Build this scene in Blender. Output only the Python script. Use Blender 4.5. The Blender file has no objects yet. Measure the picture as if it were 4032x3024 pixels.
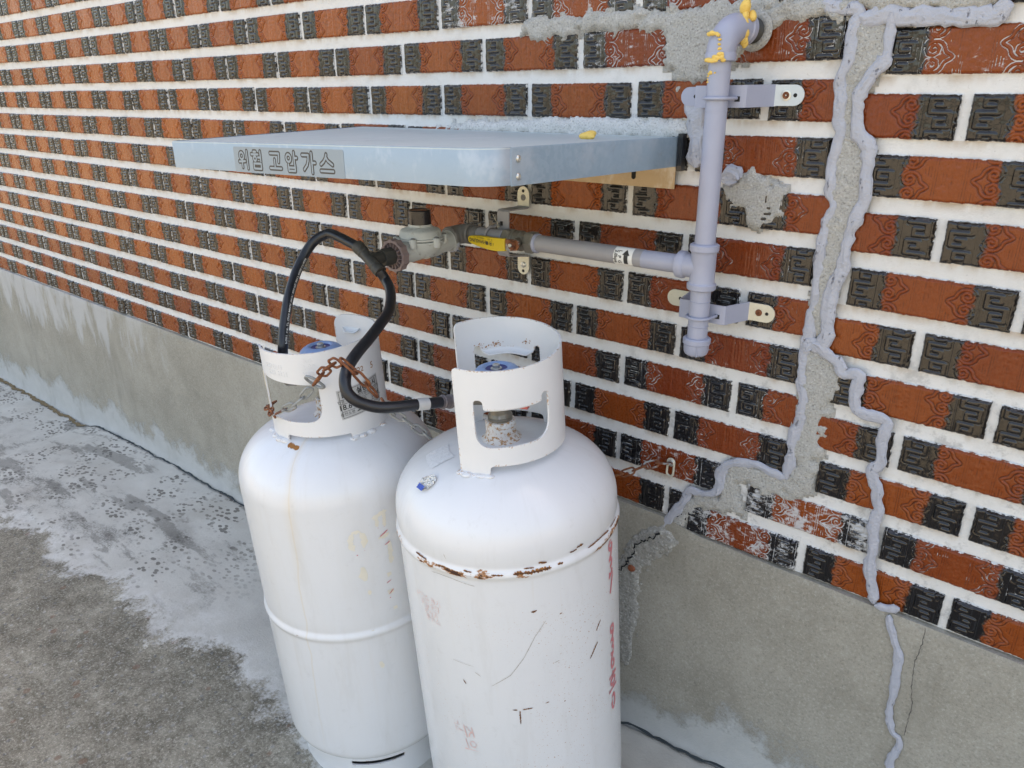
import bpy, bmesh, math, random
import numpy as np
from mathutils import Vector, Matrix

random.seed(7)
SC = bpy.context.scene
COL = SC.collection

# ---------------------------------------------------------------- camera
CAM_R = ((0.764885, 0.644137, -0.006147), (0.225464, -0.276643, -0.934149), (-0.603421, 0.713131, -0.356830))
CAM_C = (3.18968, -1.08804, 0.011678)
cd = bpy.data.cameras.new('camera')
cd.sensor_width = 36.0
cd.lens = 3000.0 / 4032.0 * 36.0
cd.clip_start = 0.02
cd.clip_end = 400.0
cam = bpy.data.objects.new('camera', cd)
COL.objects.link(cam)
_r, _d, _f = CAM_R
cam.matrix_world = Matrix(((_r[0], -_d[0], -_f[0], CAM_C[0]), (_r[1], -_d[1], -_f[1], CAM_C[1]),
                           (_r[2], -_d[2], -_f[2], CAM_C[2]), (0, 0, 0, 1)))
SC.camera = cam

# ---------------------------------------------------------------- sky, sun, exposure
SUN_ELEV = math.radians(56)
SUN_ROT = math.radians(20)          # the sun stands behind the house wall: the scene is in open shade
world = bpy.data.worlds.new('World')
SC.world = world
world.use_nodes = True
wn = world.node_tree
wn.nodes.clear()
wo = wn.nodes.new('ShaderNodeOutputWorld')
wb = wn.nodes.new('ShaderNodeBackground')
ws = wn.nodes.new('ShaderNodeTexSky')
ws.sky_type = 'NISHITA'
ws.sun_disc = False
ws.sun_elevation = SUN_ELEV
ws.sun_rotation = SUN_ROT
ws.air_density = 1.0
ws.dust_density = 3.0
ws.ozone_density = 1.0
wb.inputs['Strength'].default_value = 0.15
wn.links.new(ws.outputs[0], wb.inputs['Color'])
wn.links.new(wb.outputs[0], wo.inputs['Surface'])

sl = bpy.data.lights.new('sun', 'SUN')
sl.energy = 3.6
sl.angle = math.radians(0.5)
sl.color = (1.0, 0.95, 0.88)
sun = bpy.data.objects.new('sun', sl)
COL.objects.link(sun)
_sd = Vector((math.sin(SUN_ROT) * math.cos(SUN_ELEV), math.cos(SUN_ROT) * math.cos(SUN_ELEV), math.sin(SUN_ELEV)))
sun.rotation_euler = _sd.to_track_quat('Z', 'Y').to_euler()
sun.location = (2, 6, 8)

vs = SC.view_settings
vs.view_transform = 'Standard'
vs.look = 'None'
vs.gamma = 1.0
vs.use_curve_mapping = False
vs.exposure = 2.05
vs.use_white_balance = True
vs.white_balance_temperature = 8400
vs.white_balance_tint = 12

# ---------------------------------------------------------------- node helper
class NT:
    def __init__(self, name):
        self.m = bpy.data.materials.new(name)
        self.m.use_nodes = True
        self.t = self.m.node_tree
        self.t.nodes.clear()
        self.out = self.t.nodes.new('ShaderNodeOutputMaterial')
        self.b = self.t.nodes.new('ShaderNodeBsdfPrincipled')
        self.t.links.new(self.b.outputs[0], self.out.inputs[0])
        self._co = None

    def link(self, src, dst):
        if isinstance(src, (int, float)):
            dst.default_value = src
        elif isinstance(src, (tuple, list)):
            v = tuple(src)
            if len(v) == 3 and len(dst.default_value) == 4:
                v = v + (1,)
            dst.default_value = v
        else:
            self.t.links.new(src, dst)

    def co(self, kind='Object'):
        if self._co is None:
            self._co = self.t.nodes.new('ShaderNodeTexCoord')
        return self._co.outputs[kind]

    def geo(self):
        n = self.t.nodes.new('ShaderNodeNewGeometry')
        return n.outputs['Position']

    def attr(self, name, kind='GEOMETRY'):
        n = self.t.nodes.new('ShaderNodeAttribute')
        n.attribute_type = kind
        n.attribute_name = name
        return n.outputs['Fac']

    def rnd(self):
        return self.t.nodes.new('ShaderNodeObjectInfo').outputs['Random']

    def math(self, op, a, b=0.0, c=0.0, clamp=False):
        n = self.t.nodes.new('ShaderNodeMath')
        n.operation = op
        n.use_clamp = clamp
        self.link(a, n.inputs[0]); self.link(b, n.inputs[1]); self.link(c, n.inputs[2])
        return n.outputs[0]

    def mul(self, a, b): return self.math('MULTIPLY', a, b)
    def add(self, a, b): return self.math('ADD', a, b)
    def sub(self, a, b): return self.math('SUBTRACT', a, b)

    def step(self, x, lo, hi):
        n = self.t.nodes.new('ShaderNodeMapRange')
        n.interpolation_type = 'SMOOTHSTEP'
        self.link(x, n.inputs[0]); self.link(lo, n.inputs[1]); self.link(hi, n.inputs[2])
        n.inputs[3].default_value = 0; n.inputs[4].default_value = 1
        return n.outputs[0]

    def noise(self, scale, detail=3.0, rough=0.55, vec=None, dist=0.0, kind=None):
        n = self.t.nodes.new('ShaderNodeTexNoise')
        n.inputs['Scale'].default_value = scale
        n.inputs['Detail'].default_value = detail
        n.inputs['Roughness'].default_value = rough
        n.inputs['Distortion'].default_value = dist
        self.link(self.co() if vec is None else vec, n.inputs['Vector'])
        return n.outputs['Fac']

    def voro(self, scale, vec=None, feature='F1', out='Distance', rand=1.0):
        n = self.t.nodes.new('ShaderNodeTexVoronoi')
        n.feature = feature
        n.inputs['Scale'].default_value = scale
        n.inputs['Randomness'].default_value = rand
        self.link(self.co() if vec is None else vec, n.inputs['Vector'])
        return n.outputs[out]

    def mapv(self, vec=None, scale=(1, 1, 1), loc=(0, 0, 0), rot=(0, 0, 0)):
        n = self.t.nodes.new('ShaderNodeMapping')
        self.link(self.co() if vec is None else vec, n.inputs['Vector'])
        n.inputs['Location'].default_value = loc
        n.inputs['Rotation'].default_value = rot
        n.inputs['Scale'].default_value = scale
        return n.outputs[0]

    def vadd(self, a, b):
        n = self.t.nodes.new('ShaderNodeVectorMath')
        n.operation = 'ADD'
        self.link(a, n.inputs[0]); self.link(b, n.inputs[1])
        return n.outputs[0]

    def comb(self, x=0.0, y=0.0, z=0.0):
        n = self.t.nodes.new('ShaderNodeCombineXYZ')
        self.link(x, n.inputs[0]); self.link(y, n.inputs[1]); self.link(z, n.inputs[2])
        return n.outputs[0]

    def sep(self, v):
        n = self.t.nodes.new('ShaderNodeSeparateXYZ')
        self.link(v, n.inputs[0])
        return n.outputs

    def mix(self, f, a, b, mode='MIX'):
        n = self.t.nodes.new('ShaderNodeMix')
        n.data_type = 'RGBA'
        n.blend_type = mode
        self.link(f, n.inputs[0]); self.link(a, n.inputs[6]); self.link(b, n.inputs[7])
        return n.outputs[2]

    def fmix(self, f, a, b):
        n = self.t.nodes.new('ShaderNodeMix')
        n.data_type = 'FLOAT'
        self.link(f, n.inputs[0]); self.link(a, n.inputs[2]); self.link(b, n.inputs[3])
        return n.outputs[0]

    def ramp(self, f, stops):
        n = self.t.nodes.new('ShaderNodeValToRGB')
        e = n.color_ramp.elements
        while len(e) < len(stops): e.new(0.5)
        for el, (p, c) in zip(e, stops):
            el.position = p
            el.color = (*c, 1)
        self.link(f, n.inputs[0])
        return n.outputs[0]

    def bump(self, h, strength=0.3, dist=0.002, prev=None):
        n = self.t.nodes.new('ShaderNodeBump')
        n.inputs['Strength'].default_value = strength
        n.inputs['Distance'].default_value = dist
        self.link(h, n.inputs['Height'])
        if prev is not None: self.t.links.new(prev, n.inputs['Normal'])
        return n.outputs[0]

    def done(self, color, rough=0.5, metal=0.0, normal=None, coat=0.0, spec=None, coat_rough=0.1):
        self.link(color, self.b.inputs['Base Color'])
        self.link(rough, self.b.inputs['Roughness'])
        self.link(metal, self.b.inputs['Metallic'])
        if normal is not None: self.t.links.new(normal, self.b.inputs['Normal'])
        if coat:
            self.link(coat, self.b.inputs['Coat Weight'])
            self.b.inputs['Coat Roughness'].default_value = coat_rough
        if spec is not None: self.link(spec, self.b.inputs['Specular IOR Level'])
        return self.m

# ---------------------------------------------------------------- mesh helper
class MB:
    def __init__(self):
        self.v = []; self.f = []; self.at = {}

    def add(self, vs, fs):
        o = len(self.v)
        self.v.extend([tuple(float(c) for c in p) for p in vs])
        self.f.extend([tuple(i + o for i in f) for f in fs])
        return o

    def box(self, c, s, rot=None):
        hx, hy, hz = s[0] / 2, s[1] / 2, s[2] / 2
        P = [Vector((x, y, z)) for x in (-hx, hx) for y in (-hy, hy) for z in (-hz, hz)]
        if rot is not None: P = [rot @ p for p in P]
        P = [p + Vector(c) for p in P]
        self.add(P, [(0, 1, 3, 2), (4, 6, 7, 5), (0, 4, 5, 1), (2, 3, 7, 6), (0, 2, 6, 4), (1, 5, 7, 3)])

    def tube(self, path, r, n=16, cap=True, closed=False, flat=None):
        P = [Vector(p) for p in path]
        m = len(P)
        rs = r if isinstance(r, (list, tuple)) else [r] * m
        T = []
        for i in range(m):
            a = P[i - 1] if (i > 0 or closed) else P[i]
            b = P[(i + 1) % m] if (i < m - 1 or closed) else P[i]
            T.append((b - a).normalized())
        up = Vector((0, 0, 1)) if abs(T[0].z) < 0.9 else Vector((1, 0, 0))
        N = (up - T[0] * up.dot(T[0])).normalized()
        vs = []
        for i in range(m):
            if i:
                N = (N - T[i] * N.dot(T[i])).normalized()
            B = T[i].cross(N)
            for k in range(n):
                a = 2 * math.pi * k / n
                s2 = flat if flat else 1.0
                vs.append(P[i] + N * (math.cos(a) * rs[i]) + B * (math.sin(a) * rs[i] * s2))
        fs = []
        R = m if closed else m - 1
        for i in range(R):
            for k in range(n):
                a = i * n + k; b = i * n + (k + 1) % n
                c = ((i + 1) % m) * n + (k + 1) % n; d = ((i + 1) % m) * n + k
                fs.append((a, b, c, d))
        if cap and not closed:
            fs.append(tuple(reversed(range(n))))
            fs.append(tuple((m - 1) * n + k for k in range(n)))
        self.add(vs, fs)

    def lathe(self, prof, o, ax=(0, 0, 1), n=32, u=None, cap0=True, cap1=True):
        """prof: list of (radius, height along ax)"""
        a = Vector(ax).normalized()
        if u is None:
            u = Vector((1, 0, 0)) if abs(a.x) < 0.9 else Vector((0, 1, 0))
        u = (Vector(u) - a * Vector(u).dot(a)).normalized()
        w = a.cross(u)
        o = Vector(o)
        vs = []
        for r, h in prof:
            for k in range(n):
                t = 2 * math.pi * k / n
                vs.append(o + a * h + u * (r * math.cos(t)) + w * (r * math.sin(t)))
        fs = []
        for i in range(len(prof) - 1):
            for k in range(n):
                fs.append((i * n + k, i * n + (k + 1) % n, (i + 1) * n + (k + 1) % n, (i + 1) * n + k))
        if cap0: fs.append(tuple(reversed(range(n))))
        if cap1: fs.append(tuple((len(prof) - 1) * n + k for k in range(n)))
        self.add(vs, fs)

    def prism(self, poly, d, y0=0.0):
        pass


def mesh_of(name, mb, mat, off=(0, 0, 0), sharp=35, smooth=True):
    me = bpy.data.meshes.new(name)
    ox, oy, oz = off
    me.from_pydata([(x - ox, y - oy, z - oz) for x, y, z in mb.v], [], mb.f)
    for k, a in mb.at.items():
        at = me.attributes.new(k, 'FLOAT', 'POINT')
        at.data.foreach_set('value', np.asarray(a, dtype=np.float32))
    me.materials.append(mat)
    me.validate()
    if smooth:
        me.polygons.foreach_set('use_smooth', [True] * len(me.polygons))
        if sharp < 180: me.set_sharp_from_angle(angle=math.radians(sharp))
    me.update()
    return me


def wloc(o):
    p = Vector((0, 0, 0))
    while o is not None:
        p = p + o.location
        o = o.parent
    return p


def obj(name, mb, mat, parent=None, label=None, sharp=35, smooth=True, kind=None, at=None):
    """one mesh object; mb holds world coordinates, the origin goes to `at` (default: the parent's)"""
    base = Vector(at) if at is not None else (wloc(parent) if parent else Vector((0, 0, 0)))
    me = mb if isinstance(mb, bpy.types.Mesh) else mesh_of(name, mb, mat, base, sharp, smooth)
    o = bpy.data.objects.new(name, me)
    COL.objects.link(o)
    o.parent = parent
    o.location = base - (wloc(parent) if parent else Vector((0, 0, 0)))
    if label: o['label'] = label
    if kind: o['kind'] = kind
    return o


def islands(mb):
    par = list(range(len(mb.v)))
    def find(a):
        while par[a] != a:
            par[a] = par[par[a]]; a = par[a]
        return a
    for f in mb.f:
        r = find(f[0])
        for i in f[1:]: par[find(i)] = r
    grp = {}
    for f in mb.f: grp.setdefault(find(f[0]), []).append(f)
    out = []
    for fs in grp.values():
        ids = sorted({i for f in fs for i in f}); mp = {i: k for k, i in enumerate(ids)}
        m = MB(); m.v = [mb.v[i] for i in ids]; m.f = [tuple(mp[i] for i in f) for f in fs]
        m.at = {k: [a[i] for i in ids] for k, a in mb.at.items()}
        out.append(m)
    return out


def obj_each(name, mb, mat, parent=None, **kw):
    """one object for every separate piece of mb"""
    return [obj(name, m, mat, parent, **kw) for m in islands(mb)]


def thing(name, label, cat, loc=(0, 0, 0), group=None):
    o = bpy.data.objects.new(name, None)
    COL.objects.link(o)
    o.location = loc
    o.empty_display_size = 0.05
    o['label'] = label; o['category'] = cat
    if group: o['group'] = group
    return o


def tag(o, label, cat, group=None):
    o['label'] = label; o['category'] = cat
    if group: o['group'] = group
    return o


def smooth_path(pts, n=8):
    P = [Vector(p) for p in pts]
    P = [P[0] * 2 - P[1]] + P + [P[-1] * 2 - P[-2]]
    out = []
    for i in range(1, len(P) - 2):
        a, b, c, d = P[i - 1], P[i], P[i + 1], P[i + 2]
        for k in range(n):
            t = k / n
            out.append(0.5 * ((2 * b) + (c - a) * t + (2 * a - 5 * b + 4 * c - d) * t * t + (3 * b - a - 3 * c + d) * t ** 3))
    out.append(P[-2])
    return out


def even_path(pts, step):
    P = [Vector(p) for p in pts]
    out = [P[0]]; acc = 0.0
    for a, b in zip(P[:-1], P[1:]):
        L = (b - a).length
        if L < 1e-9: continue
        t = step - acc
        while t <= L:
            out.append(a.lerp(b, t / L)); t += step
        acc = (acc + L) % step if L + acc >= step else acc + L
    return out


def text_mesh(body, size, bold=0.0, extrude=0.0, align='CENTER'):
    """plain lettering as (points, faces) in its own XY plane; Blender's built-in font"""
    c = bpy.data.curves.new('lettering', 'FONT')
    c.body = body; c.size = size; c.align_x = align; c.align_y = 'CENTER'
    c.offset = bold; c.extrude = extrude; c.resolution_u = 3
    o = bpy.data.objects.new('lettering', c)
    COL.objects.link(o)
    dg = bpy.context.evaluated_depsgraph_get()
    me = o.evaluated_get(dg).to_mesh()
    V = [tuple(v.co) for v in me.vertices]
    F = [tuple(p.vertices) for p in me.polygons]
    o.evaluated_get(dg).to_mesh_clear()
    bpy.data.objects.remove(o); bpy.data.curves.remove(c)
    return V, F


# ---- signed distance helpers (numpy, any units)
def poly_dist(X, Z, P, closed=False):
    P = np.asarray(P, float)
    d = np.full(X.shape, 1e9)
    n = len(P)
    for i in range(n if closed else n - 1):
        a = P[i]; b = P[(i + 1) % n]
        ab = b - a; L2 = ab @ ab + 1e-12
        t = np.clip(((X - a[0]) * ab[0] + (Z - a[1]) * ab[1]) / L2, 0, 1)
        d = np.minimum(d, np.hypot(X - a[0] - t * ab[0], Z - a[1] - t * ab[1]))
    return d


def poly_sdf(X, Z, P):
    d = poly_dist(X, Z, P, True)
    ins = np.zeros(X.shape, bool)
    n = len(P)
    for i in range(n):
        x1, z1 = P[i]; x2, z2 = P[(i + 1) % n]
        c = ((z1 > Z) != (z2 > Z)) & (X < (x2 - x1) * (Z - z1) / (z2 - z1 + 1e-12) + x1)
        ins ^= c
    return np.where(ins, -d, d)


def vnoise(X, Z, cell, seed):
    rs = np.random.RandomState(seed)
    G = rs.rand(64, 64)
    x = X / cell; z = Z / cell
    xi = np.floor(x).astype(int); zi = np.floor(z).astype(int)
    fx = x - xi; fz = z - zi
    fx = fx * fx * (3 - 2 * fx); fz = fz * fz * (3 - 2 * fz)
    g = lambda i, j: G[i % 64, j % 64]
    return (g(xi, zi) * (1 - fx) + g(xi + 1, zi) * fx) * (1 - fz) + (g(xi, zi + 1) * (1 - fx) + g(xi + 1, zi + 1) * fx) * fz


def sstep(x, a, b):
    t = np.clip((x - a) / (b - a), 0, 1)
    return t * t * (3 - 2 * t)

# measured outlines on the wall (metres): sealant beads, mortar patches, cracks, hoses, chains
BEADS = [('A', [(2.7961, 0.1179), (2.8108, 0.1117), (2.8251, 0.1066), (2.8383, 0.1078), (2.8439, 0.1002), (2.84, 0.089), (2.8376, 0.0754), (2.8385, 0.0616), (2.8393, 0.0486), (2.8323, 0.0336), (2.8306, 0.0215), (2.833, 0.0048), (2.8342, -0.012), (2.8357, -0.0268), (2.8403, -0.0381), (2.8377, -0.0532), (2.8356, -0.0719), (2.8355, -0.0885), (2.8377, -0.1039), (2.8382, -0.116), (2.8437, -0.1289), (2.8442, -0.1411), (2.8386, -0.154), (2.8364, -0.1655), (2.8368, -0.2734), (2.8333, -0.2862), (2.834, -0.3012), (2.8356, -0.3133), (2.8346, -0.326), (2.8315, -0.3436), (2.832, -0.3577), (2.8329, -0.3747), (2.8352, -0.393), (2.8388, -0.4098), (2.8386, -0.4291), (2.8401, -0.4466), (2.8388, -0.4637), (2.8341, -0.4819), (2.8323, -0.5011), (2.8333, -0.521), (2.8337, -0.5352), (2.8324, -0.5484), (2.8329, -0.5579)], 0.0155), ('A2', [(2.8315, -0.5527), (2.821, -0.5514), (2.809, -0.5505), (2.7952, -0.5477), (2.7813, -0.5465), (2.766, -0.5482), (2.7492, -0.5527), (2.7388, -0.5594), (2.7285, -0.5695), (2.7233, -0.5832), (2.7246, -0.5965), (2.7243, -0.6104), (2.7187, -0.6211), (2.7024, -0.6269), (2.6855, -0.6302), (2.6735, -0.6317), (2.6675, -0.6447), (2.6633, -0.6571), (2.6538, -0.6734), (2.6441, -0.6882), (2.6379, -0.7036), (2.6281, -0.7207), (2.6248, -0.7268)], 0.016), ('C', [(2.844, 0.0991), (2.8596, 0.0972), (2.8739, 0.1014), (2.8826, 0.0999), (2.896, 0.094), (2.9114, 0.0941), (2.9266, 0.0927), (2.9413, 0.0933), (2.9562, 0.0905), (2.9752, 0.0899), (2.9891, 0.0895), (2.9966, 0.0928), (2.9974, 0.1002), (2.9974, 0.1095)], 0.02), ('B0', [(2.8821, 0.0999), (2.8825, 0.0877), (2.8829, 0.0754), (2.884, 0.0651), (2.8848, 0.0567), (2.8845, 0.0484), (2.8821, 0.0432)], 0.013), ('B', [(2.8853, 0.0536), (2.8845, 0.0484), (2.8783, 0.0401), (2.8697, 0.0318), (2.8644, 0.0233), (2.8593, 0.0125), (2.8565, 0.0015), (2.8573, -0.0118), (2.8595, -0.0264), (2.8636, -0.0387), (2.872, -0.0486), (2.8792, -0.0586), (2.8802, -0.0653), (2.8809, -0.0767), (2.8807, -0.0906), (2.8823, -0.1011), (2.8829, -0.1128), (2.8828, -0.127), (2.8784, -0.137), (2.8753, -0.1481), (2.8736, -0.1605), (2.8719, -0.173), (2.8701, -0.1857), (2.8695, -0.1983), (2.8679, -0.2125), (2.8648, -0.2257), (2.8609, -0.2418), (2.8592, -0.2565), (2.8587, -0.2711), (2.8597, -0.283), (2.8607, -0.299), (2.8608, -0.314), (2.8593, -0.3266), (2.8533, -0.3348), (2.8394, -0.3321), (2.8358, -0.3455)], 0.0175), ('B2', [(2.8442, -0.3283), (2.8553, -0.3302), (2.8656, -0.3392), (2.8758, -0.3467), (2.8842, -0.3518), (2.8876, -0.3622), (2.8954, -0.3674), (2.9062, -0.3635), (2.9138, -0.3645), (2.9134, -0.3784), (2.913, -0.3925), (2.9138, -0.4065), (2.9191, -0.4164), (2.932, -0.4186), (2.9469, -0.4188), (2.9592, -0.4196), (2.9619, -0.4287), (2.9594, -0.4436), (2.9598, -0.4621), (2.9613, -0.4789), (2.9595, -0.4912), (2.9534, -0.5005), (2.9582, -0.5153), (2.964, -0.5282), (2.9665, -0.544), (2.9711, -0.5575), (2.9672, -0.5728), (2.967, -0.5883), (2.9704, -0.6058), (2.9721, -0.6209), (2.971, -0.639), (2.9729, -0.6559), (2.9759, -0.6709), (2.9807, -0.6851), (2.985, -0.6997), (2.9892, -0.7143)], 0.016), ('F', [(2.9892, -0.7143), (3.0008, -0.7129), (3.0131, -0.7086), (3.024, -0.705)], 0.014), ('P', [(3.011, -0.7195), (3.0193, -0.7471), (3.0304, -0.7752), (3.0346, -0.7935), (3.0364, -0.8203), (3.038, -0.8547), (3.0374, -0.884), (3.0429, -0.9098), (3.0507, -0.9251), (3.0593, -0.9288), (3.0602, -0.9506), (3.0562, -0.9761), (3.0559, -0.9994)], 0.0125)]
BLOBS = [[(2.6221, 0.0141), (2.6211, -0.0036), (2.6304, -0.0213), (2.6337, -0.0437), (2.6339, -0.0757), (2.6372, -0.0988)], [(2.6797, -0.1079), (2.6967, -0.1023), (2.7098, -0.1084)]]
PATCH = {'gap': [(2.84, 0.0963), (2.8751, 0.0942), (2.886, 0.0525), (2.8738, 0.0339), (2.8582, 0.0048), (2.8618, -0.0342), (2.8794, -0.0598), (2.8802, -0.0802), (2.8827, -0.1116), (2.8802, -0.1332), (2.8718, -0.1644), (2.8685, -0.2085), (2.8592, -0.2565), (2.8591, -0.2831), (2.8608, -0.314), (2.8549, -0.3275), (2.8363, -0.3285), (2.834, -0.3012), (2.8317, -0.2743), (2.8359, -0.1618), (2.8423, -0.1364), (2.8372, -0.1003), (2.8358, -0.0648), (2.8391, -0.0462), (2.8342, -0.012), (2.8321, 0.027), (2.8396, 0.054), (2.8387, 0.0754)], 'lower': [(2.8331, -0.3348), (2.8481, -0.3373), (2.8651, -0.3449), (2.8789, -0.36), (2.8834, -0.373), (2.8828, -0.4146), (2.8721, -0.4335), (2.8743, -0.4791), (2.8745, -0.5004), (2.869, -0.5128), (2.872, -0.5557), (2.8781, -0.5695), (2.8385, -0.5853), (2.8047, -0.5907), (2.7544, -0.5863), (2.7568, -0.6249), (2.7732, -0.6431), (2.7492, -0.6451), (2.712, -0.6572), (2.6888, -0.6677), (2.6637, -0.7068), (2.6472, -0.7284), (2.6288, -0.757), (2.6184, -0.7438), (2.6281, -0.7207), (2.6512, -0.6855), (2.67, -0.6528), (2.6792, -0.6369), (2.7224, -0.6251), (2.7282, -0.6004), (2.7333, -0.5696), (2.7665, -0.5521), (2.8126, -0.555), (2.8332, -0.5546), (2.8353, -0.5251), (2.8325, -0.4916), (2.8387, -0.4516), (2.8362, -0.4001), (2.8294, -0.3583)], 'top': [(2.2842, 0.1099), (2.3017, 0.1273), (2.4005, 0.1274), (2.4906, 0.1252), (2.5332, 0.1172), (2.5733, 0.119), (2.6021, 0.1213), (2.6126, 0.1248), (2.6493, 0.1264), (2.6963, 0.1251), (2.7625, 0.1224), (2.7957, 0.1219), (2.8334, 0.121), (2.8517, 0.1267), (2.9911, 0.116), (2.9911, 0.0997), (2.9856, 0.0952), (2.9368, 0.0999), (2.8829, 0.1051), (2.8533, 0.1035), (2.8356, 0.1064), (2.8268, 0.0997), (2.7967, 0.0996), (2.7482, 0.1005), (2.7321, 0.0878), (2.7157, 0.0747), (2.6921, 0.0573), (2.6424, 0.044), (2.6218, 0.0185), (2.5895, 0.0277), (2.5804, 0.0411), (2.5943, 0.0187), (2.5851, 0.0344), (2.5922, 0.0452), (2.5758, 0.05), (2.5679, 0.0851), (2.5748, 0.0998), (2.4918, 0.1019), (2.4013, 0.0983), (2.319, 0.0973)], 'mid': [(2.6863, -0.1237), (2.7024, -0.1088), (2.7243, -0.0852), (2.7384, -0.0933), (2.7442, -0.1129), (2.7754, -0.1196), (2.7746, -0.1509), (2.7512, -0.1736), (2.727, -0.1761), (2.7142, -0.1493), (2.6898, -0.1585)], 'shelf': [(2.0775, -0.0515), (2.2267, -0.0372), (2.3544, -0.0311), (2.528, -0.0285), (2.6063, -0.0307), (2.6161, -0.0465), (2.6, -0.0538), (2.4055, -0.057), (2.1035, -0.0538)]}
XA = {-2: 2.8121, -1: 2.8384, 0: 2.8338, 1: 2.8372, 2: 2.8386, 3: 2.838, 4: 2.8344, 5: 2.8317, 6: 2.8388, 7: 2.8323, 8: 2.7226, 9: 2.6645}
XB = {-2: 2.8429, -1: 2.8875, 0: 2.8607, 1: 2.882, 2: 2.8753, 3: 2.8646, 4: 2.8628, 5: 2.8783, 6: 2.8697, 7: 2.8694, 8: 2.7582, 9: 2.676}
CRACK1 = [(2.6265, -0.729), (2.6212, -0.734), (2.6179, -0.7411), (2.5978, -0.755), (2.5793, -0.7734), (2.5781, -0.7849), (2.573, -0.801), (2.5637, -0.8131), (2.5585, -0.8297), (2.545, -0.847)]
CRACK2 = [(3.0609, -0.7175), (3.0619, -0.7449), (3.0581, -0.7737), (3.0582, -0.8043), (3.0623, -0.8366), (3.0673, -0.8584), (3.0657, -0.888), (3.0654, -0.9174)]
SKIRT = [(2.5643, -1.1166), (2.6176, -1.0922), (2.69, -1.0851), (2.6966, -1.1173), (2.7367, -1.1324), (2.8041, -1.0666), (2.8435, -1.0455), (2.8772, -1.0742), (2.9159, -1.0943)]
HOSEL = [(2.1503, -0.297, -0.2102), (2.1322, -0.3, -0.2083), (2.1147, -0.306, -0.2105), (2.1025, -0.317, -0.2197), (2.0957, -0.331, -0.2364), (2.0962, -0.35, -0.2593), (2.1048, -0.372, -0.2841), (2.1188, -0.394, -0.3098), (2.1296, -0.412, -0.3433), (2.1388, -0.425, -0.3739), (2.132, -0.425, -0.4157)]
HOSER = [(2.2318, -0.2856, -0.2658), (2.2462, -0.2896, -0.2715), (2.2657, -0.2987, -0.2813), (2.2876, -0.317, -0.2924), (2.3099, -0.3432, -0.3032), (2.3292, -0.3773, -0.3118), (2.3481, -0.4145, -0.3207), (2.3658, -0.4527, -0.3297), (2.379, -0.479, -0.3394), (2.3876, -0.4926, -0.3518), (2.3942, -0.4962, -0.366), (2.4023, -0.4912, -0.3778), (2.4109, -0.479, -0.3869), (2.4204, -0.4629, -0.3938), (2.4299, -0.4419, -0.3973), (2.4375, -0.4184, -0.4001), (2.4445, -0.3938, -0.404), (2.448, -0.376, -0.4066), (2.4493, -0.3517, -0.4125)]
CHAIN1 = [(2.1285, -0.4617, -0.4821), (2.1816, -0.4647, -0.4611), (2.2075, -0.4564, -0.4458), (2.2248, -0.4473, -0.4269), (2.2387, -0.4393, -0.4072)]
CHAIN2 = [(2.2938, -0.4763, -0.3846), (2.316, -0.4773, -0.3633), (2.3517, -0.4863, -0.3402), (2.3876, -0.495, -0.3225), (2.3992, -0.4868, -0.3354), (2.4048, -0.4765, -0.3538), (2.4063, -0.4608, -0.3738), (2.401, -0.4398, -0.3978)]
CHAIN3 = [(2.3396, -0.375, -0.4498), (2.3462, -0.36, -0.4648), (2.3544, -0.345, -0.4804), (2.3629, -0.33, -0.4969), (2.3666, -0.31, -0.5187)]
CHAIN4 = [(2.6371, -0.014, -0.5871), (2.6198, -0.02, -0.5885), (2.6031, -0.03, -0.5935), (2.5838, -0.04, -0.6058), (2.5604, -0.05, -0.6186), (2.5383, -0.06, -0.6284)]

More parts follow.
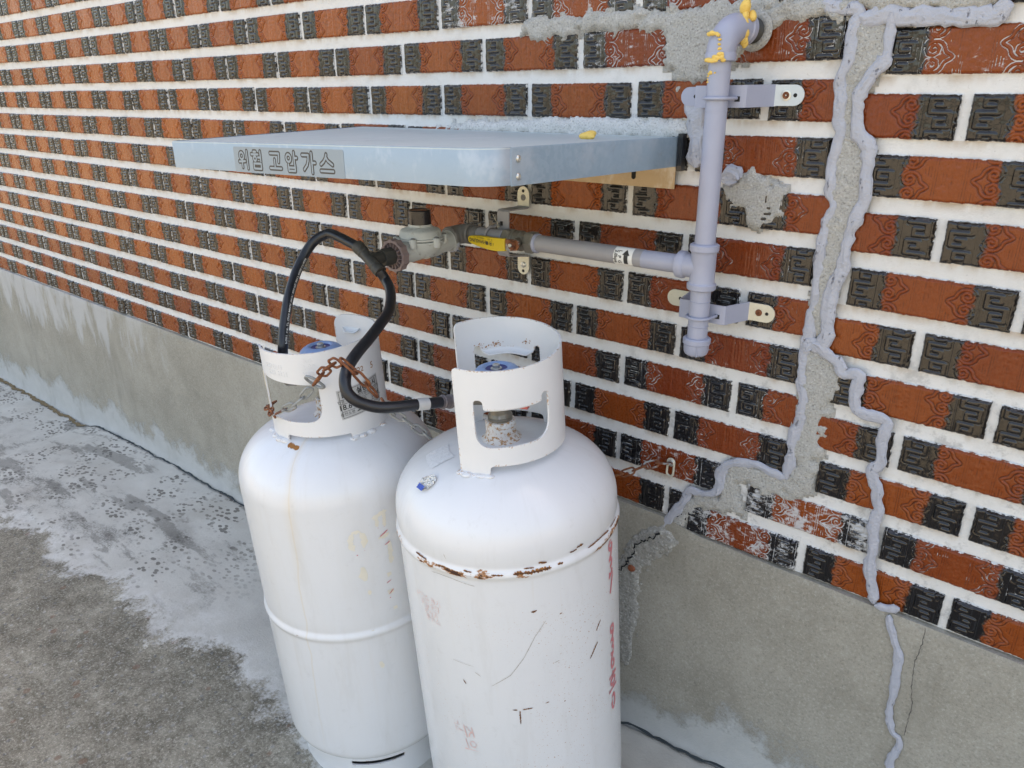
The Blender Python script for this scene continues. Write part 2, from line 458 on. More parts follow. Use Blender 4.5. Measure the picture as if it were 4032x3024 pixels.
# ================================================================ materials
def m_brick():
    n = NT('glazed_brick')
    key = n.attr('key'); hgt = n.attr('hgt'); edge = n.attr('edge')
    dust_sheen = n.attr('dust_sheen', 'OBJECT'); smear = n.attr('smear', 'OBJECT'); tone = n.attr('tone', 'OBJECT')
    off = n.mul(n.rnd(), 37.0)
    P = n.vadd(n.co(), n.comb(off, n.mul(off, 1.7), off))
    big = n.noise(14, 2, 0.5, P)
    streak = n.noise(1.0, 3, 0.6, n.mapv(P, scale=(420, 60, 40)))
    fine = n.noise(260, 3, 0.6, P)
    red = n.mix(n.add(n.mul(big, 0.7), n.mul(streak, 0.3)), (0.135, 0.020, 0.0060), (0.215, 0.043, 0.010))
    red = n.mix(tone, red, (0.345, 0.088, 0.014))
    red = n.mix(n.mul(n.step(fine, 0.52, 0.75), 0.25), red, (0.15, 0.03, 0.012))
    kb = n.mix(n.mul(dust_sheen, n.add(n.mul(fine, 0.9), 0.35)), (0.005, 0.005, 0.007), (0.021, 0.017, 0.014))  # black glaze lifted by dust and a painted-in sheen
    kn = n.noise(180, 3, 0.6, P)
    kmask = n.step(n.add(key, n.mul(n.sub(kn, 0.5), 0.55)), 0.15, 0.80)
    col = n.mix(kmask, red, kb)
    # dirt and old glaze pooled in the carved grooves, whose shade is painted in too
    gro = n.step(hgt, 0.34, 0.10)
    dirt_shade = n.mix(kmask, (0.050, 0.008, 0.004), (0.0035, 0.0033, 0.003))
    col = n.mix(n.mul(gro, n.fmix(kmask, 0.85, 0.96)), col, dirt_shade)
    rough = n.fmix(kmask, n.add(0.17, n.mul(fine, 0.22)), n.fmix(dust_sheen, 0.08, 0.13))
    # cement smeared over the face, left in the low parts
    sn = n.noise(34, 5, 0.7, P, 0.6)
    sn2 = n.noise(150, 3, 0.7, n.mapv(P, scale=(0.5, 1, 1.3), rot=(0, 0.5, 0)))
    sm = n.add(n.add(n.mul(sn, 0.8), n.mul(sn2, 0.5)), n.add(n.mul(gro, 0.22), smear))
    smk = n.step(sm, 1.08, 1.22)
    col = n.mix(n.mul(smk, 0.9), col, n.mix(sn2, (0.36, 0.37, 0.38), (0.62, 0.62, 0.62)))
    rough = n.fmix(smk, rough, 0.9)
    # ragged paint from the joints on the arris
    en = n.noise(330, 4, 0.7, P)
    pm = n.step(n.sub(n.mul(en, 0.0043), edge), 0.0018, 0.0024)
    col = n.mix(pm, col, (0.66, 0.65, 0.63))
    rough = n.fmix(pm, rough, 0.85)
    nb = n.bump(n.add(n.mul(fine, 0.6), n.mul(streak, 0.5)), 0.28, 0.0006)
    return n.done(col, rough, 0.0, nb, spec=n.fmix(kmask, 0.30, 0.58))


def m_mortar():
    n = NT('painted_mortar')
    P = n.geo(); x0 = n.sep(P); BH_, HP_ = 0.0533, 0.07434
    big = n.noise(3.0, 4, 0.6, P); fine = n.noise(420, 4, 0.7, P); mid = n.noise(70, 3, 0.6, P)
    col = n.mix(big, (0.62, 0.615, 0.60), (0.74, 0.735, 0.72))
    st = n.step(n.noise(1.0, 5, 0.65, n.mapv(P, scale=(9, 9, 34))), 0.56, 0.75)
    col = n.mix(n.mul(st, 0.28), col, (0.50, 0.40, 0.27))
    gr = n.step(n.noise(19, 5, 0.75, P), 0.50, 0.70)
    col = n.mix(n.mul(gr, 0.30), col, (0.44, 0.43, 0.405))
    sp = n.step(n.noise(240, 3, 0.7, P), 0.64, 0.72)
    col = n.mix(n.mul(sp, 0.35), col, (0.30, 0.29, 0.28))
    zz = n.add(x0[2], n.mul(n.step(x0[0], 2.84, 2.86), 0.0195))
    ph = n.math('FRACT', n.add(n.math('DIVIDE', n.add(zz, BH_ / 2), HP_), 20.0))
    under = n.mul(n.step(ph, 0.80, 1.0), n.step(n.noise(1.0, 4, 0.7, n.mapv(P, scale=(16, 16, 4))), 0.42, 0.62))
    col = n.mix(n.mul(under, n.add(n.mul(n.noise(90, 3, 0.7, P), 0.7), 0.12)), col, (0.36, 0.225, 0.10))
    # worn, grey patches low down near the crack
    x = n.sep(P)
    w = n.mul(n.step(x[0], 2.45, 2.62), n.step(x[2], -0.22, -0.42))
    gm = n.mul(n.step(n.noise(26, 5, 0.75, P), 0.52, 0.66), w)
    col = n.mix(n.mul(gm, 0.55), col, (0.30, 0.30, 0.29))
    nb = n.bump(n.add(n.mul(fine, 0.5), mid), 0.55, 0.0022)
    return n.done(col, 0.9, 0, nb)


def m_cement(name, a, b, sc=1.0, bumpd=0.004):
    n = NT(name)
    P = n.geo()
    big = n.noise(9 * sc, 4, 0.6, P); grit = n.noise(330 * sc, 4, 0.75, P); pit = n.voro(260 * sc, P)
    col = n.mix(n.add(n.mul(big, 0.6), n.mul(grit, 0.4)), a, b)
    col = n.mix(n.mul(n.step(grit, 0.54, 0.66), 0.6), col, (0.66, 0.66, 0.64))
    col = n.mix(n.mul(n.step(grit, 0.46, 0.34), 0.6), col, (0.11, 0.11, 0.10))
    nb = n.bump(n.add(grit, n.mul(pit, 0.5)), 0.6, bumpd)
    return n.done(col, 0.92, 0, nb)


def m_plinth():
    n = NT('plinth_cement')
    P = n.geo()
    x = n.sep(P)
    big = n.noise(2.6, 5, 0.62, P); mid = n.noise(17, 4, 0.65, P); grit = n.noise(230, 5, 0.85, P)
    col = n.ramp(n.add(n.mul(big, 0.75), n.mul(mid, 0.25)), [(0.30, (0.235, 0.218, 0.178)), (0.5, (0.315, 0.294, 0.246)), (0.72, (0.40, 0.378, 0.325))])
    col = n.mix(n.mul(n.step(grit, 0.52, 0.66), 0.5), col, (0.50, 0.485, 0.44))
    col = n.mix(n.mul(n.step(grit, 0.48, 0.34), 0.5), col, (0.115, 0.11, 0.095))
    # chalky bloom running down from the top, on the far stretch
    run = n.noise(1.0, 5, 0.7, n.mapv(P, scale=(11, 11, 3.2)))
    top = n.step(x[2], -1.02, -0.72)
    far = n.step(x[0], 1.35, 0.1)
    bl = n.mul(n.step(n.add(run, n.mul(n.mul(top, far), 0.34)), 0.66, 0.82), far)
    col = n.mix(n.mul(bl, 0.75), col, (0.47, 0.47, 0.465))
    dk = n.mul(n.step(n.noise(1.0, 4, 0.6, n.mapv(P, scale=(7, 7, 1.6), loc=(3, 0, 1))), 0.57, 0.72), n.step(x[2], -0.75, -0.95))
    col = n.mix(n.mul(n.mul(dk, far), 0.40), col, (0.14, 0.13, 0.11))
    # fresh bluish cement drawn up from the ground joint
    zg = n.add(-1.205, n.mul(n.math('MAXIMUM', n.sub(0.25, x[0]), 0.0), -0.06))
    zg = n.add(zg, n.mul(n.math('MAXIMUM', n.sub(x[0], 2.5), 0.0), 0.10))
    up = n.sub(x[2], zg)
    sk = n.step(n.add(n.sub(n.add(n.mul(n.noise(5.5, 5, 0.7, P), 0.30), n.mul(n.noise(40, 4, 0.8, P), 0.10)), up), n.mul(n.sub(grit, 0.5), 0.06)), 0.085, 0.145)
    col = n.mix(n.mul(sk, 0.88), col, n.mix(mid, (0.36, 0.37, 0.36), (0.50, 0.51, 0.50)))
    stn = n.noise(1.0, 5, 0.65, n.mapv(P, scale=(5, 5, 2.2), loc=(1, 0, 4)))
    col = n.mix(n.mul(n.step(stn, 0.52, 0.70), 0.30), col, (0.17, 0.155, 0.12))
    nb = n.bump(n.add(n.mul(grit, 0.8), n.mul(n.voro(300, P), 0.3)), 0.5, 0.0022)
    nb = n.bump(n.mul(sk, 1.0), 0.5, 0.004, nb)
    return n.done(col, 0.93, 0, nb)


def m_ground():
    n = NT('rough_concrete')
    P = n.geo()
    x = n.sep(P)
    S = n.mapv(P, scale=(1.0, 1.0, 0.0))
    big = n.noise(2.2, 5, 0.65, S); mid = n.noise(22, 5, 0.7, S); grit = n.noise(170, 5, 0.82, S)
    agg = n.voro(70, S, out='Color'); ad = n.voro(70, S)
    blot = n.noise(6.5, 6, 0.75, n.mapv(S, loc=(2, 5, 0)))
    col = n.ramp(n.add(n.mul(mid, 0.40), n.mul(blot, 0.6)), [(0.36, (0.105, 0.092, 0.068)), (0.5, (0.235, 0.210, 0.160)), (0.64, (0.40, 0.365, 0.29))])
    aggv = n.sep(agg)[0]
    stone = n.mul(n.step(ad, 0.34, 0.22), n.step(aggv, 0.62, 0.70))
    col = n.mix(n.mul(stone, 0.8), col, n.mix(n.sep(agg)[1], (0.10, 0.105, 0.11), (0.42, 0.40, 0.36)))
    col = n.mix(n.mul(n.step(grit, 0.53, 0.64), 0.65), col, (0.66, 0.62, 0.54))
    col = n.mix(n.mul(n.step(grit, 0.47, 0.35), 0.7), col, (0.055, 0.050, 0.040))
    peb = n.noise(62, 6, 0.85, n.mapv(S, loc=(1, 7, 0)))
    col = n.mix(n.mul(n.step(peb, 0.53, 0.66), 0.55), col, (0.55, 0.51, 0.43))
    col = n.mix(n.mul(n.step(peb, 0.47, 0.35), 0.55), col, (0.085, 0.074, 0.055))
    redc = n.mul(n.step(n.voro(14, S), 0.14, 0.09), 0.5)
    col = n.mix(redc, col, (0.22, 0.11, 0.07))
    peb0 = n.noise(30, 5, 0.8, n.mapv(S, loc=(3, 3, 0)))
    # smooth pale cement strip trowelled along the wall
    e = n.add(n.mul(n.sub(n.noise(5.0, 5, 0.7, S), 0.5), 0.42), n.mul(n.sub(n.noise(46, 3, 0.7, S), 0.5), 0.06))
    edge = n.add(x[1], n.add(n.mul(n.math('MINIMUM', n.math('MAXIMUM', n.sub(x[0], 0.6), 0.0), 1.2), -0.085), 0.545))
    d = n.add(edge, e)
    st = n.step(n.add(d, n.add(n.mul(n.sub(grit, 0.5), 0.10), n.mul(n.sub(peb0, 0.5), 0.12))), -0.025, 0.035)
    sv = n.noise(1.0, 5, 0.6, n.mapv(S, scale=(2.2, 9, 1), rot=(0, 0, 0.6)))
    sc = n.mix(n.noise(7, 4, 0.6, S), (0.41, 0.40, 0.36), (0.61, 0.60, 0.55))
    sc = n.mix(n.mul(n.step(n.noise(3.2, 4, 0.6, n.mapv(S, loc=(4, 2, 0))), 0.5, 0.66), 0.35), sc, (0.36, 0.33, 0.28))
    # mould speckle and dark streaks in the strip
    pv = n.voro(62, n.mapv(S, scale=(0.75, 1.25, 1)))
    pk = n.mul(n.step(pv, 0.46, 0.32), n.step(n.noise(6, 3, 0.6, n.mapv(S, loc=(9, 1, 0))), 0.46, 0.58))
    dk = n.step(sv, 0.50, 0.62)
    farx = n.step(x[0], 1.75, 1.2)
    sc = n.mix(n.mul(n.mul(pk, farx), 0.85), sc, (0.095, 0.085, 0.075))
    gr2 = n.step(n.add(n.add(n.mul(grit, 0.55), n.mul(peb0, 0.35)), n.mul(dk, 0.40)), 0.62, 0.86)
    sc = n.mix(n.mul(n.mul(gr2, n.add(n.mul(farx, 0.60), 0.2)), 0.75), sc, (0.12, 0.113, 0.10))
    grime = n.add(n.mul(n.noise(3.6, 5, 0.7, n.mapv(S, loc=(6, 3, 0), scale=(1, 1.6, 1))), 0.75), n.mul(grit, 0.45))
    grime = n.mul(n.step(grime, 0.60, 0.74), n.step(d, 0.42, 0.12))
    sc = n.mix(n.mul(grime, n.add(n.mul(farx, 0.55), 0.25)), sc, (0.085, 0.082, 0.074))
    rimw = n.mul(n.step(d, 0.10, 0.02), n.step(peb0, 0.42, 0.56))
    sc = n.mix(n.mul(rimw, 0.5), sc, (0.66, 0.655, 0.63))
    col = n.mix(n.mul(st, 0.92), col, sc)
    hb = n.add(n.mul(grit, n.fmix(st, 1.0, 0.25)), n.mul(mid, n.fmix(st, 1.2, 0.35)))
    nb = n.bump(hb, 0.75, 0.007)
    nb = n.bump(st, 0.8, 0.006, nb)
    return n.done(col, n.fmix(st, 0.95, 0.8), 0, nb)


def m_sealant():
    n = NT('grey_sealant')
    P = n.geo()
    a = n.noise(60, 4, 0.6, P); b = n.noise(300, 3, 0.6, P)
    c = n.noise(110, 4, 0.7, n.mapv(P, scale=(1, 1, 0.45)))
    col = n.mix(a, (0.325, 0.34, 0.39), (0.43, 0.445, 0.50))
    pit = n.step(c, 0.635, 0.69)
    col = n.mix(n.mul(pit, 0.7), col, (0.10, 0.10, 0.125))
    dirt_shade = n.step(n.noise(38, 5, 0.8, P), 0.54, 0.72)
    col = n.mix(n.mul(dirt_shade, 0.35), col, (0.22, 0.215, 0.215))
    nb = n.bump(n.sub(n.add(a, n.mul(b, 0.4)), n.mul(pit, 0.8)), 0.8, 0.004)
    return n.done(col, 0.30, 0, nb)


def m_simple(name, c1, c2, rough=0.5, metal=0.0, ns=40, bs=0.15, bd=0.001, coat=0.0, speck=None, sa=0.5, st=(0.66, 0.74), ssc=220):
    n = NT(name)
    P = n.geo()
    a = n.noise(ns, 4, 0.6, P); f = n.noise(ssc, 3, 0.7, P)
    col = n.mix(a, c1, c2)
    r = n.add(rough - 0.06, n.mul(a, 0.12))
    if speck:
        s = n.step(f, st[0], st[1])
        col = n.mix(n.mul(s, sa), col, speck)
        r = n.fmix(s, r, 0.85)
    nb = n.bump(n.add(a, n.mul(f, 0.4)), bs, bd)
    return n.done(col, r, metal, nb, coat)


def m_tank(name, weld, streak=False):
    """white enamel of a gas cylinder: h = height on the axis, arc = length round the shell"""
    n = NT(name)
    h = n.attr('h'); arc = n.attr('arc'); th = n.attr('th')
    S = n.comb(arc, h, 0.0)
    a = n.noise(5, 4, 0.6, S); f = n.noise(240, 3, 0.7, S); m = n.noise(42, 4, 0.65, S)
    col = n.mix(a, (0.665, 0.675, 0.685), (0.715, 0.725, 0.735))
    # dust settled on the top
    col = n.mix(n.mul(n.step(h, 0.68, 0.74), 0.12), col, (0.55, 0.55, 0.54))
    rough = n.add(0.17, n.mul(a, 0.14))
    # rust along the seam
    dist = n.math('ABSOLUTE', n.sub(h, weld))
    wn_ = n.add(n.noise(26, 4, 0.7, n.comb(n.mul(arc, 1.0), n.mul(h, 2.2), 3.0)), n.mul(n.noise(160, 3, 0.7, S), 0.25))
    if not streak:
        band = n.step(dist, 0.013, 0.002)
        gate = n.step(n.noise(9, 2, 0.5, n.comb(arc, 2.7, 1.0)), 0.44, 0.56)
        rv = n.add(wn_, n.mul(n.mul(band, n.add(n.mul(gate, 0.75), 0.25)), 0.30))
        rust = n.mul(n.step(rv, 0.865, 0.93), n.step(dist, 0.03, 0.012))
        core = n.mul(n.step(rv, 0.94, 0.98), rust)
        spk = n.noise(310, 2, 0.6, S)
        sparse = n.step(n.noise(7, 3, 0.6, n.comb(arc, h, 7.0)), 0.44, 0.62)
        low = n.step(h, 0.60, 0.50)
        sp = n.mul(n.step(spk, 0.645, 0.70), n.mul(n.add(sparse, n.mul(n.step(arc, -0.12, 0.02), 0.6)), low))
        big = n.mul(n.step(n.noise(58, 4, 0.75, n.comb(arc, h, 12.0)), 0.735, 0.77), low)
    else:
        rust = n.mul(n.step(n.add(wn_, n.mul(n.step(dist, 0.006, 0.001), 0.15)), 0.93, 0.96), n.step(dist, 0.012, 0.005))
        core = n.mul(rust, 0.3)
        sp = n.mul(n.step(n.noise(200, 2, 0.6, S), 0.75, 0.79), 0.35)
        big = n.mul(n.step(n.noise(70, 4, 0.75, n.comb(arc, h, 5.0)), 0.80, 0.83), 0.5)
    for mk, amt in ((sp, 0.75), (rust, 0.95), (big, 0.9)):
        col = n.mix(n.mul(mk, amt), col, (0.34, 0.135, 0.030))
        rough = n.fmix(mk, rough, 0.85)
    col = n.mix(core, col, (0.055, 0.022, 0.012))
    # pale run-off below the seam
    vr = n.noise(1.0, 3, 0.6, n.comb(n.mul(arc, 60.0), n.mul(h, 2.0), 0.0))
    ro = n.mul(n.step(vr, 0.56, 0.72), n.mul(n.step(h, weld, weld - 0.02), n.step(h, weld - 0.30, weld - 0.05)))
    col = n.mix(n.mul(ro, 0.10 if not streak else 0.06), col, (0.58, 0.45, 0.28))
    if streak:
        # rust run from the collar foot down the near flank
        path = n.add(n.add(-1.14, n.mul(n.step(h, 0.70, 0.60), 0.0)), n.mul(n.sub(0.60, n.math('MINIMUM', h, 0.60)), -0.30))
        wob = n.mul(n.sub(n.noise(12, 2, 0.5, n.comb(0.0, h, 0.0)), 0.5), 0.10)
        dd = n.math('ABSOLUTE', n.sub(th, n.add(path, wob)))
        ln = n.mul(n.step(dd, 0.014, 0.003), n.step(h, 0.02, 0.30))
        col = n.mix(n.mul(ln, 0.20), col, (0.66, 0.50, 0.25))
        ha = n.mul(n.step(dd, 0.09, 0.0), n.step(h, 0.35, 0.66))
        col = n.mix(n.mul(ha, 0.16), col, (0.70, 0.52, 0.28))
        wipe = n.noise(1.0, 4, 0.6, n.comb(n.mul(arc, 26.0), n.mul(h, 3.0), 0.0))
        col = n.mix(n.mul(n.step(wipe, 0.45, 0.7), 0.08), col, (0.62, 0.56, 0.46))
    # small dark chips
    ch = n.step(n.noise(170, 3, 0.7, n.comb(arc, n.mul(h, 0.6), 21.0)), 0.745, 0.77)
    col = n.mix(n.mul(ch, 0.6), col, (0.16, 0.14, 0.13))
    gv = n.noise(1.0, 4, 0.7, n.comb(n.mul(arc, 30.0), n.mul(h, 5.0), 4.0))
    col = n.mix(n.mul(n.step(gv, 0.50, 0.74), 0.13), col, (0.44, 0.41, 0.36))
    gs = n.step(n.noise(34, 5, 0.8, n.comb(arc, h, 31.0)), 0.55, 0.72)
    col = n.mix(n.mul(gs, 0.12), col, (0.36, 0.34, 0.31))
    nb = n.bump(n.add(n.mul(m, 1.0), n.mul(n.add(rust, big), -0.6)), 0.10, 0.0015)
    nb = n.bump(n.noise(7, 3, 0.5, S), 0.12, 0.012, nb)
    return n.done(col, rough, 0, nb, spec=0.5)


def m_collar(name, amount):
    n = NT(name)
    P = n.geo()
    rim = n.attr('rim')
    a = n.noise(18, 3, 0.6, P); f = n.noise(330, 3, 0.7, P); m = n.noise(70, 4, 0.7, P)
    col = n.mix(a, (0.665, 0.675, 0.685), (0.715, 0.725, 0.735))
    ed = n.step(n.add(n.add(n.mul(f, 0.55), n.mul(m, 0.45)), n.mul(n.step(rim, 0.007, 0.0), 0.24)), 0.80 - amount, 0.86 - amount)
    sp = n.step(n.add(n.mul(f, 0.6), n.mul(m, 0.4)), 0.685, 0.72)
    col = n.mix(n.mul(n.math('MAXIMUM', n.mul(ed, 0.8), n.mul(sp, 0.55)), 0.9), col, (0.42, 0.20, 0.055))
    return n.done(col, n.add(0.28, n.mul(a, 0.12)), 0, n.bump(m, 0.10, 0.0012))


def m_galv(name, c1, c2, rough, metal, spangle):
    n = NT(name)
    P = n.geo()
    v = n.voro(150, P, out='Color'); a = n.noise(8, 4, 0.6, P); f = n.noise(120, 4, 0.7, P)
    col = n.mix(a, c1, c2)
    col = n.mix(n.mul(n.sep(v)[0], spangle), col, c2)
    sc = n.step(n.noise(1.0, 4, 0.75, n.mapv(P, scale=(16, 40, 50))), 0.54, 0.74)
    col = n.mix(n.mul(sc, 0.30), col, (0.26, 0.29, 0.33))
    wt = n.step(n.noise(1.0, 4, 0.7, n.mapv(P, scale=(22, 9, 14), loc=(2, 1, 0))), 0.52, 0.70)
    col = n.mix(n.mul(wt, 0.28), col, (0.62, 0.65, 0.68))
    sk2 = n.step(n.noise(210, 3, 0.7, P), 0.68, 0.74)
    col = n.mix(n.mul(sk2, 0.4), col, (0.24, 0.25, 0.26))
    return n.done(col, n.add(rough, n.mul(n.sub(f, 0.5), 0.22)), metal, n.bump(n.add(n.mul(f, 0.3), n.mul(n.noise(9, 3, 0.5, P), 2.0)), 0.16, 0.0020))


def m_rust(name, grey=0.0):
    n = NT(name)
    P = n.geo()
    a = n.noise(160, 4, 0.7, P); b = n.noise(60, 3, 0.6, P)
    col = n.ramp(a, [(0.3, (0.065, 0.024, 0.014)), (0.5, (0.19, 0.062, 0.026)), (0.7, (0.34, 0.13, 0.045))])
    if grey:
        g = n.step(b, 0.62 - grey * 0.4, 0.70 - grey * 0.4)
        col = n.mix(g, col, (0.33, 0.34, 0.335))
        return n.done(col, 0.6, n.mul(g, 0.6), n.bump(a, 0.4, 0.001))
    return n.done(col, 0.85, 0, n.bump(a, 0.5, 0.0012))


M_BRICK = m_brick()
M_MORTAR = m_mortar()
M_PATCH = m_cement('patch_cement', (0.36, 0.352, 0.325), (0.49, 0.482, 0.455), 1.0, 0.006)
M_PLINTH = m_plinth()
M_GROUND = m_ground()
M_SEAL = m_sealant()
M_PIPE = m_simple('lavender_pipe_paint', (0.305, 0.325, 0.415), (0.355, 0.375, 0.465), 0.40, 0, 30, 0.12, 0.001, 0.0, (0.60, 0.62, 0.66), 0.35, (0.70, 0.78), 120)
M_PIPE_OLD = m_simple('greyed_pipe_paint', (0.26, 0.255, 0.265), (0.33, 0.325, 0.345), 0.48, 0, 24, 0.15, 0.001, 0.0, (0.16, 0.15, 0.14), 0.4)
M_FITTING = m_simple('dull_grey_fitting', (0.135, 0.130, 0.122), (0.23, 0.22, 0.21), 0.5, 0.25, 40, 0.25, 0.0015, 0.0, (0.10, 0.085, 0.07), 0.5)
M_BRASS = m_simple('tarnished_valve_metal', (0.15, 0.135, 0.11), (0.27, 0.245, 0.20), 0.42, 0.5, 60, 0.25, 0.001, 0.0, (0.50, 0.50, 0.53), 0.5, (0.64, 0.7), 70)
M_YELLOW = m_simple('yellow_vinyl', (0.62, 0.43, 0.015), (0.70, 0.50, 0.025), 0.36, 0, 30, 0.1, 0.001)
M_FOAM = m_simple('yellow_foam', (0.72, 0.45, 0.09), (0.80, 0.56, 0.16), 0.65, 0, 120, 0.5, 0.003)
M_RUBBER = m_simple('black_rubber', (0.006, 0.007, 0.010), (0.014, 0.016, 0.022), 0.33, 0, 60, 0.25, 0.0012, 0.0, (0.085, 0.08, 0.08), 0.35, (0.62, 0.75), 90)
M_FITBLACK = m_simple('sooty_black_fitting', (0.022, 0.022, 0.020), (0.062, 0.058, 0.048), 0.55, 0, 50, 0.3, 0.0015)
M_PLASTIC = m_simple('black_plastic_cap', (0.008, 0.008, 0.010), (0.014, 0.014, 0.017), 0.22, 0, 20, 0.05, 0.0005, 0.0, (0.07, 0.065, 0.06), 0.12, (0.66, 0.78), 40)
M_REG = m_simple('regulator_casting', (0.43, 0.45, 0.43), (0.54, 0.56, 0.535), 0.55, 0, 26, 0.2, 0.001, 0.0, (0.19, 0.175, 0.14), 0.5, (0.56, 0.70), 75)
M_MAUVE = m_simple('mauve_handwheel_plastic', (0.20, 0.145, 0.140), (0.27, 0.205, 0.20), 0.55, 0, 40, 0.15, 0.001)
M_BLUE = m_simple('blue_valve_plastic', (0.20, 0.32, 0.55), (0.26, 0.38, 0.60), 0.42, 0, 30, 0.15, 0.001)
M_NAVY = m_simple('navy_ring', (0.03, 0.035, 0.16), (0.06, 0.07, 0.24), 0.4)
M_STEEL = m_simple('plated_steel', (0.50, 0.50, 0.47), (0.62, 0.62, 0.58), 0.32, 0.75, 40, 0.1, 0.001, 0.0, (0.30, 0.24, 0.15), 0.3)
M_ZINCBLUE = m_simple('bright_zinc', (0.46, 0.52, 0.55), (0.58, 0.63, 0.66), 0.35, 0.2, 30, 0.1, 0.001, 0.0, (0.30, 0.28, 0.25), 0.3)
M_ZINC = m_simple('yellowed_zinc', (0.50, 0.48, 0.38), (0.66, 0.64, 0.54), 0.42, 0.35, 30, 0.1, 0.001, 0.0, (0.30, 0.18, 0.08), 0.4)
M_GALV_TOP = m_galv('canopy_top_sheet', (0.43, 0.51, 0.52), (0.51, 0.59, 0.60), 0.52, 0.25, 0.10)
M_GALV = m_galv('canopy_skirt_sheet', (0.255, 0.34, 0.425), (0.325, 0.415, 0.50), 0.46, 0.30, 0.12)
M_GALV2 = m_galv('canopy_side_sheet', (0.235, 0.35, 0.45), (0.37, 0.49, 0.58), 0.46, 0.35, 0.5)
M_FLANGE = m_galv('canopy_back_sheet', (0.27, 0.205, 0.13), (0.36, 0.28, 0.19), 0.34, 0.6, 0.2)  # galvanised sheet; the brown reflection of the bricks is painted into its colour
M_SIGN = m_simple('grey_sign_film', (0.215, 0.275, 0.325), (0.265, 0.325, 0.375), 0.45, 0.1, 20)
M_INK = m_simple('sign_ink', (0.026, 0.024, 0.023), (0.042, 0.038, 0.036), 0.5)
M_BLACKINK = m_simple('black_ink', (0.02, 0.02, 0.02), (0.035, 0.035, 0.035), 0.6)
M_WHITEINK = m_simple('white_ink', (0.62, 0.62, 0.60), (0.75, 0.75, 0.73), 0.6)
M_TANK_R = m_tank('scuffed_white_enamel', 0.6136)
M_TANK_L = m_tank('stained_white_enamel', 0.3616, True)
M_COLLAR_R = m_collar('chipped_white_collar', 0.03)
M_COLLAR_L = m_collar('white_collar_enamel', 0.015)
M_NECK = m_simple('rusty_white_boss', (0.62, 0.60, 0.57), (0.72, 0.71, 0.69), 0.55, 0, 60, 0.2, 0.001, 0.0, (0.40, 0.19, 0.05), 0.9, (0.50, 0.62), 190)
M_RUST = m_rust('chain_rust')
M_CHAIN = m_rust('chain_zinc', 0.9)
M_CHAINMIX = m_rust('chain_half_rusted', 0.30)
M_PAPER = m_simple('silver_label_paper', (0.42, 0.43, 0.43), (0.56, 0.57, 0.57), 0.42, 0.25, 120, 0.35, 0.002)
M_WHITELABEL = m_simple('white_sticker', (0.72, 0.72, 0.70), (0.78, 0.78, 0.76), 0.5)
M_FOIL = m_simple('crumpled_foil', (0.62, 0.62, 0.60), (0.74, 0.74, 0.72), 0.25, 0.85, 180, 0.9, 0.004)
M_FOILBLUE = m_simple('blue_foil_print', (0.02, 0.06, 0.34), (0.05, 0.12, 0.45), 0.35, 0.3, 60)
M_STAIN = m_simple('faded_yellow_paint', (0.70, 0.64, 0.50), (0.76, 0.735, 0.67), 0.4, 0, 60)
M_REDPAINT = m_simple('red_stencil_paint', (0.52, 0.07, 0.09), (0.72, 0.34, 0.36), 0.5, 0, 130)
M_PINKPAINT = m_simple('worn_pink_print', (0.66, 0.33, 0.29), (0.76, 0.64, 0.61), 0.45, 0, 260)
M_RUSTMARK = m_simple('rust_spot', (0.22, 0.075, 0.02), (0.46, 0.20, 0.05), 0.85, 0, 150)
M_DARKRUST = m_simple('dark_rust_scar', (0.05, 0.022, 0.012), (0.16, 0.06, 0.022), 0.9, 0, 160)
M_SCRATCH = m_simple('grey_scratch', (0.26, 0.22, 0.17), (0.42, 0.38, 0.33), 0.7, 0, 160)
M_DARK = m_simple('dark_void', (0.012, 0.012, 0.012), (0.02, 0.02, 0.02), 0.9)
M_CREAM = m_simple('bare_wire', (0.50, 0.44, 0.32), (0.58, 0.52, 0.40), 0.5)
M_RED = m_simple('red_plastic_tab', (0.60, 0.12, 0.10), (0.68, 0.17, 0.14), 0.4)

# ================================================================ the brick wall
LP, HP = 0.21, 0.07434            # brick pitch along and up the wall
BL, BH = 0.1982, 0.0533            # one brick face
DXR, DZR, ROT = 0.0408, -0.0195, 0.0105    # the block right of the crack has slid and sunk

KEY = [[(8, 20), (30, 20), (30, 36), (15, 36), (15, 28), (23, 28)],
       [(30, 20), (8, 20), (8, 4), (23, 4), (23, 12), (15, 12)]]
SPI = [(74, 20), (72.0, 22.2), (69.2, 23.8), (66.2, 25.6), (64.6, 28.4), (63.2, 32.4), (60.0, 35.8), (56.0, 37.4), (51.0, 37.2), (45.6, 33.8), (43.8, 28.6), (46.4, 23.6), (52.0, 21.8),
       (57.2, 24.8), (58.0, 30.0), (54.4, 33.6), (49.8, 32.4), (48.6, 28.6), (51.2, 26.2), (53.6, 27.8)]
CUSP = [(42, 33), (44, 37), (48.5, 40), (44, 43), (42, 47)]


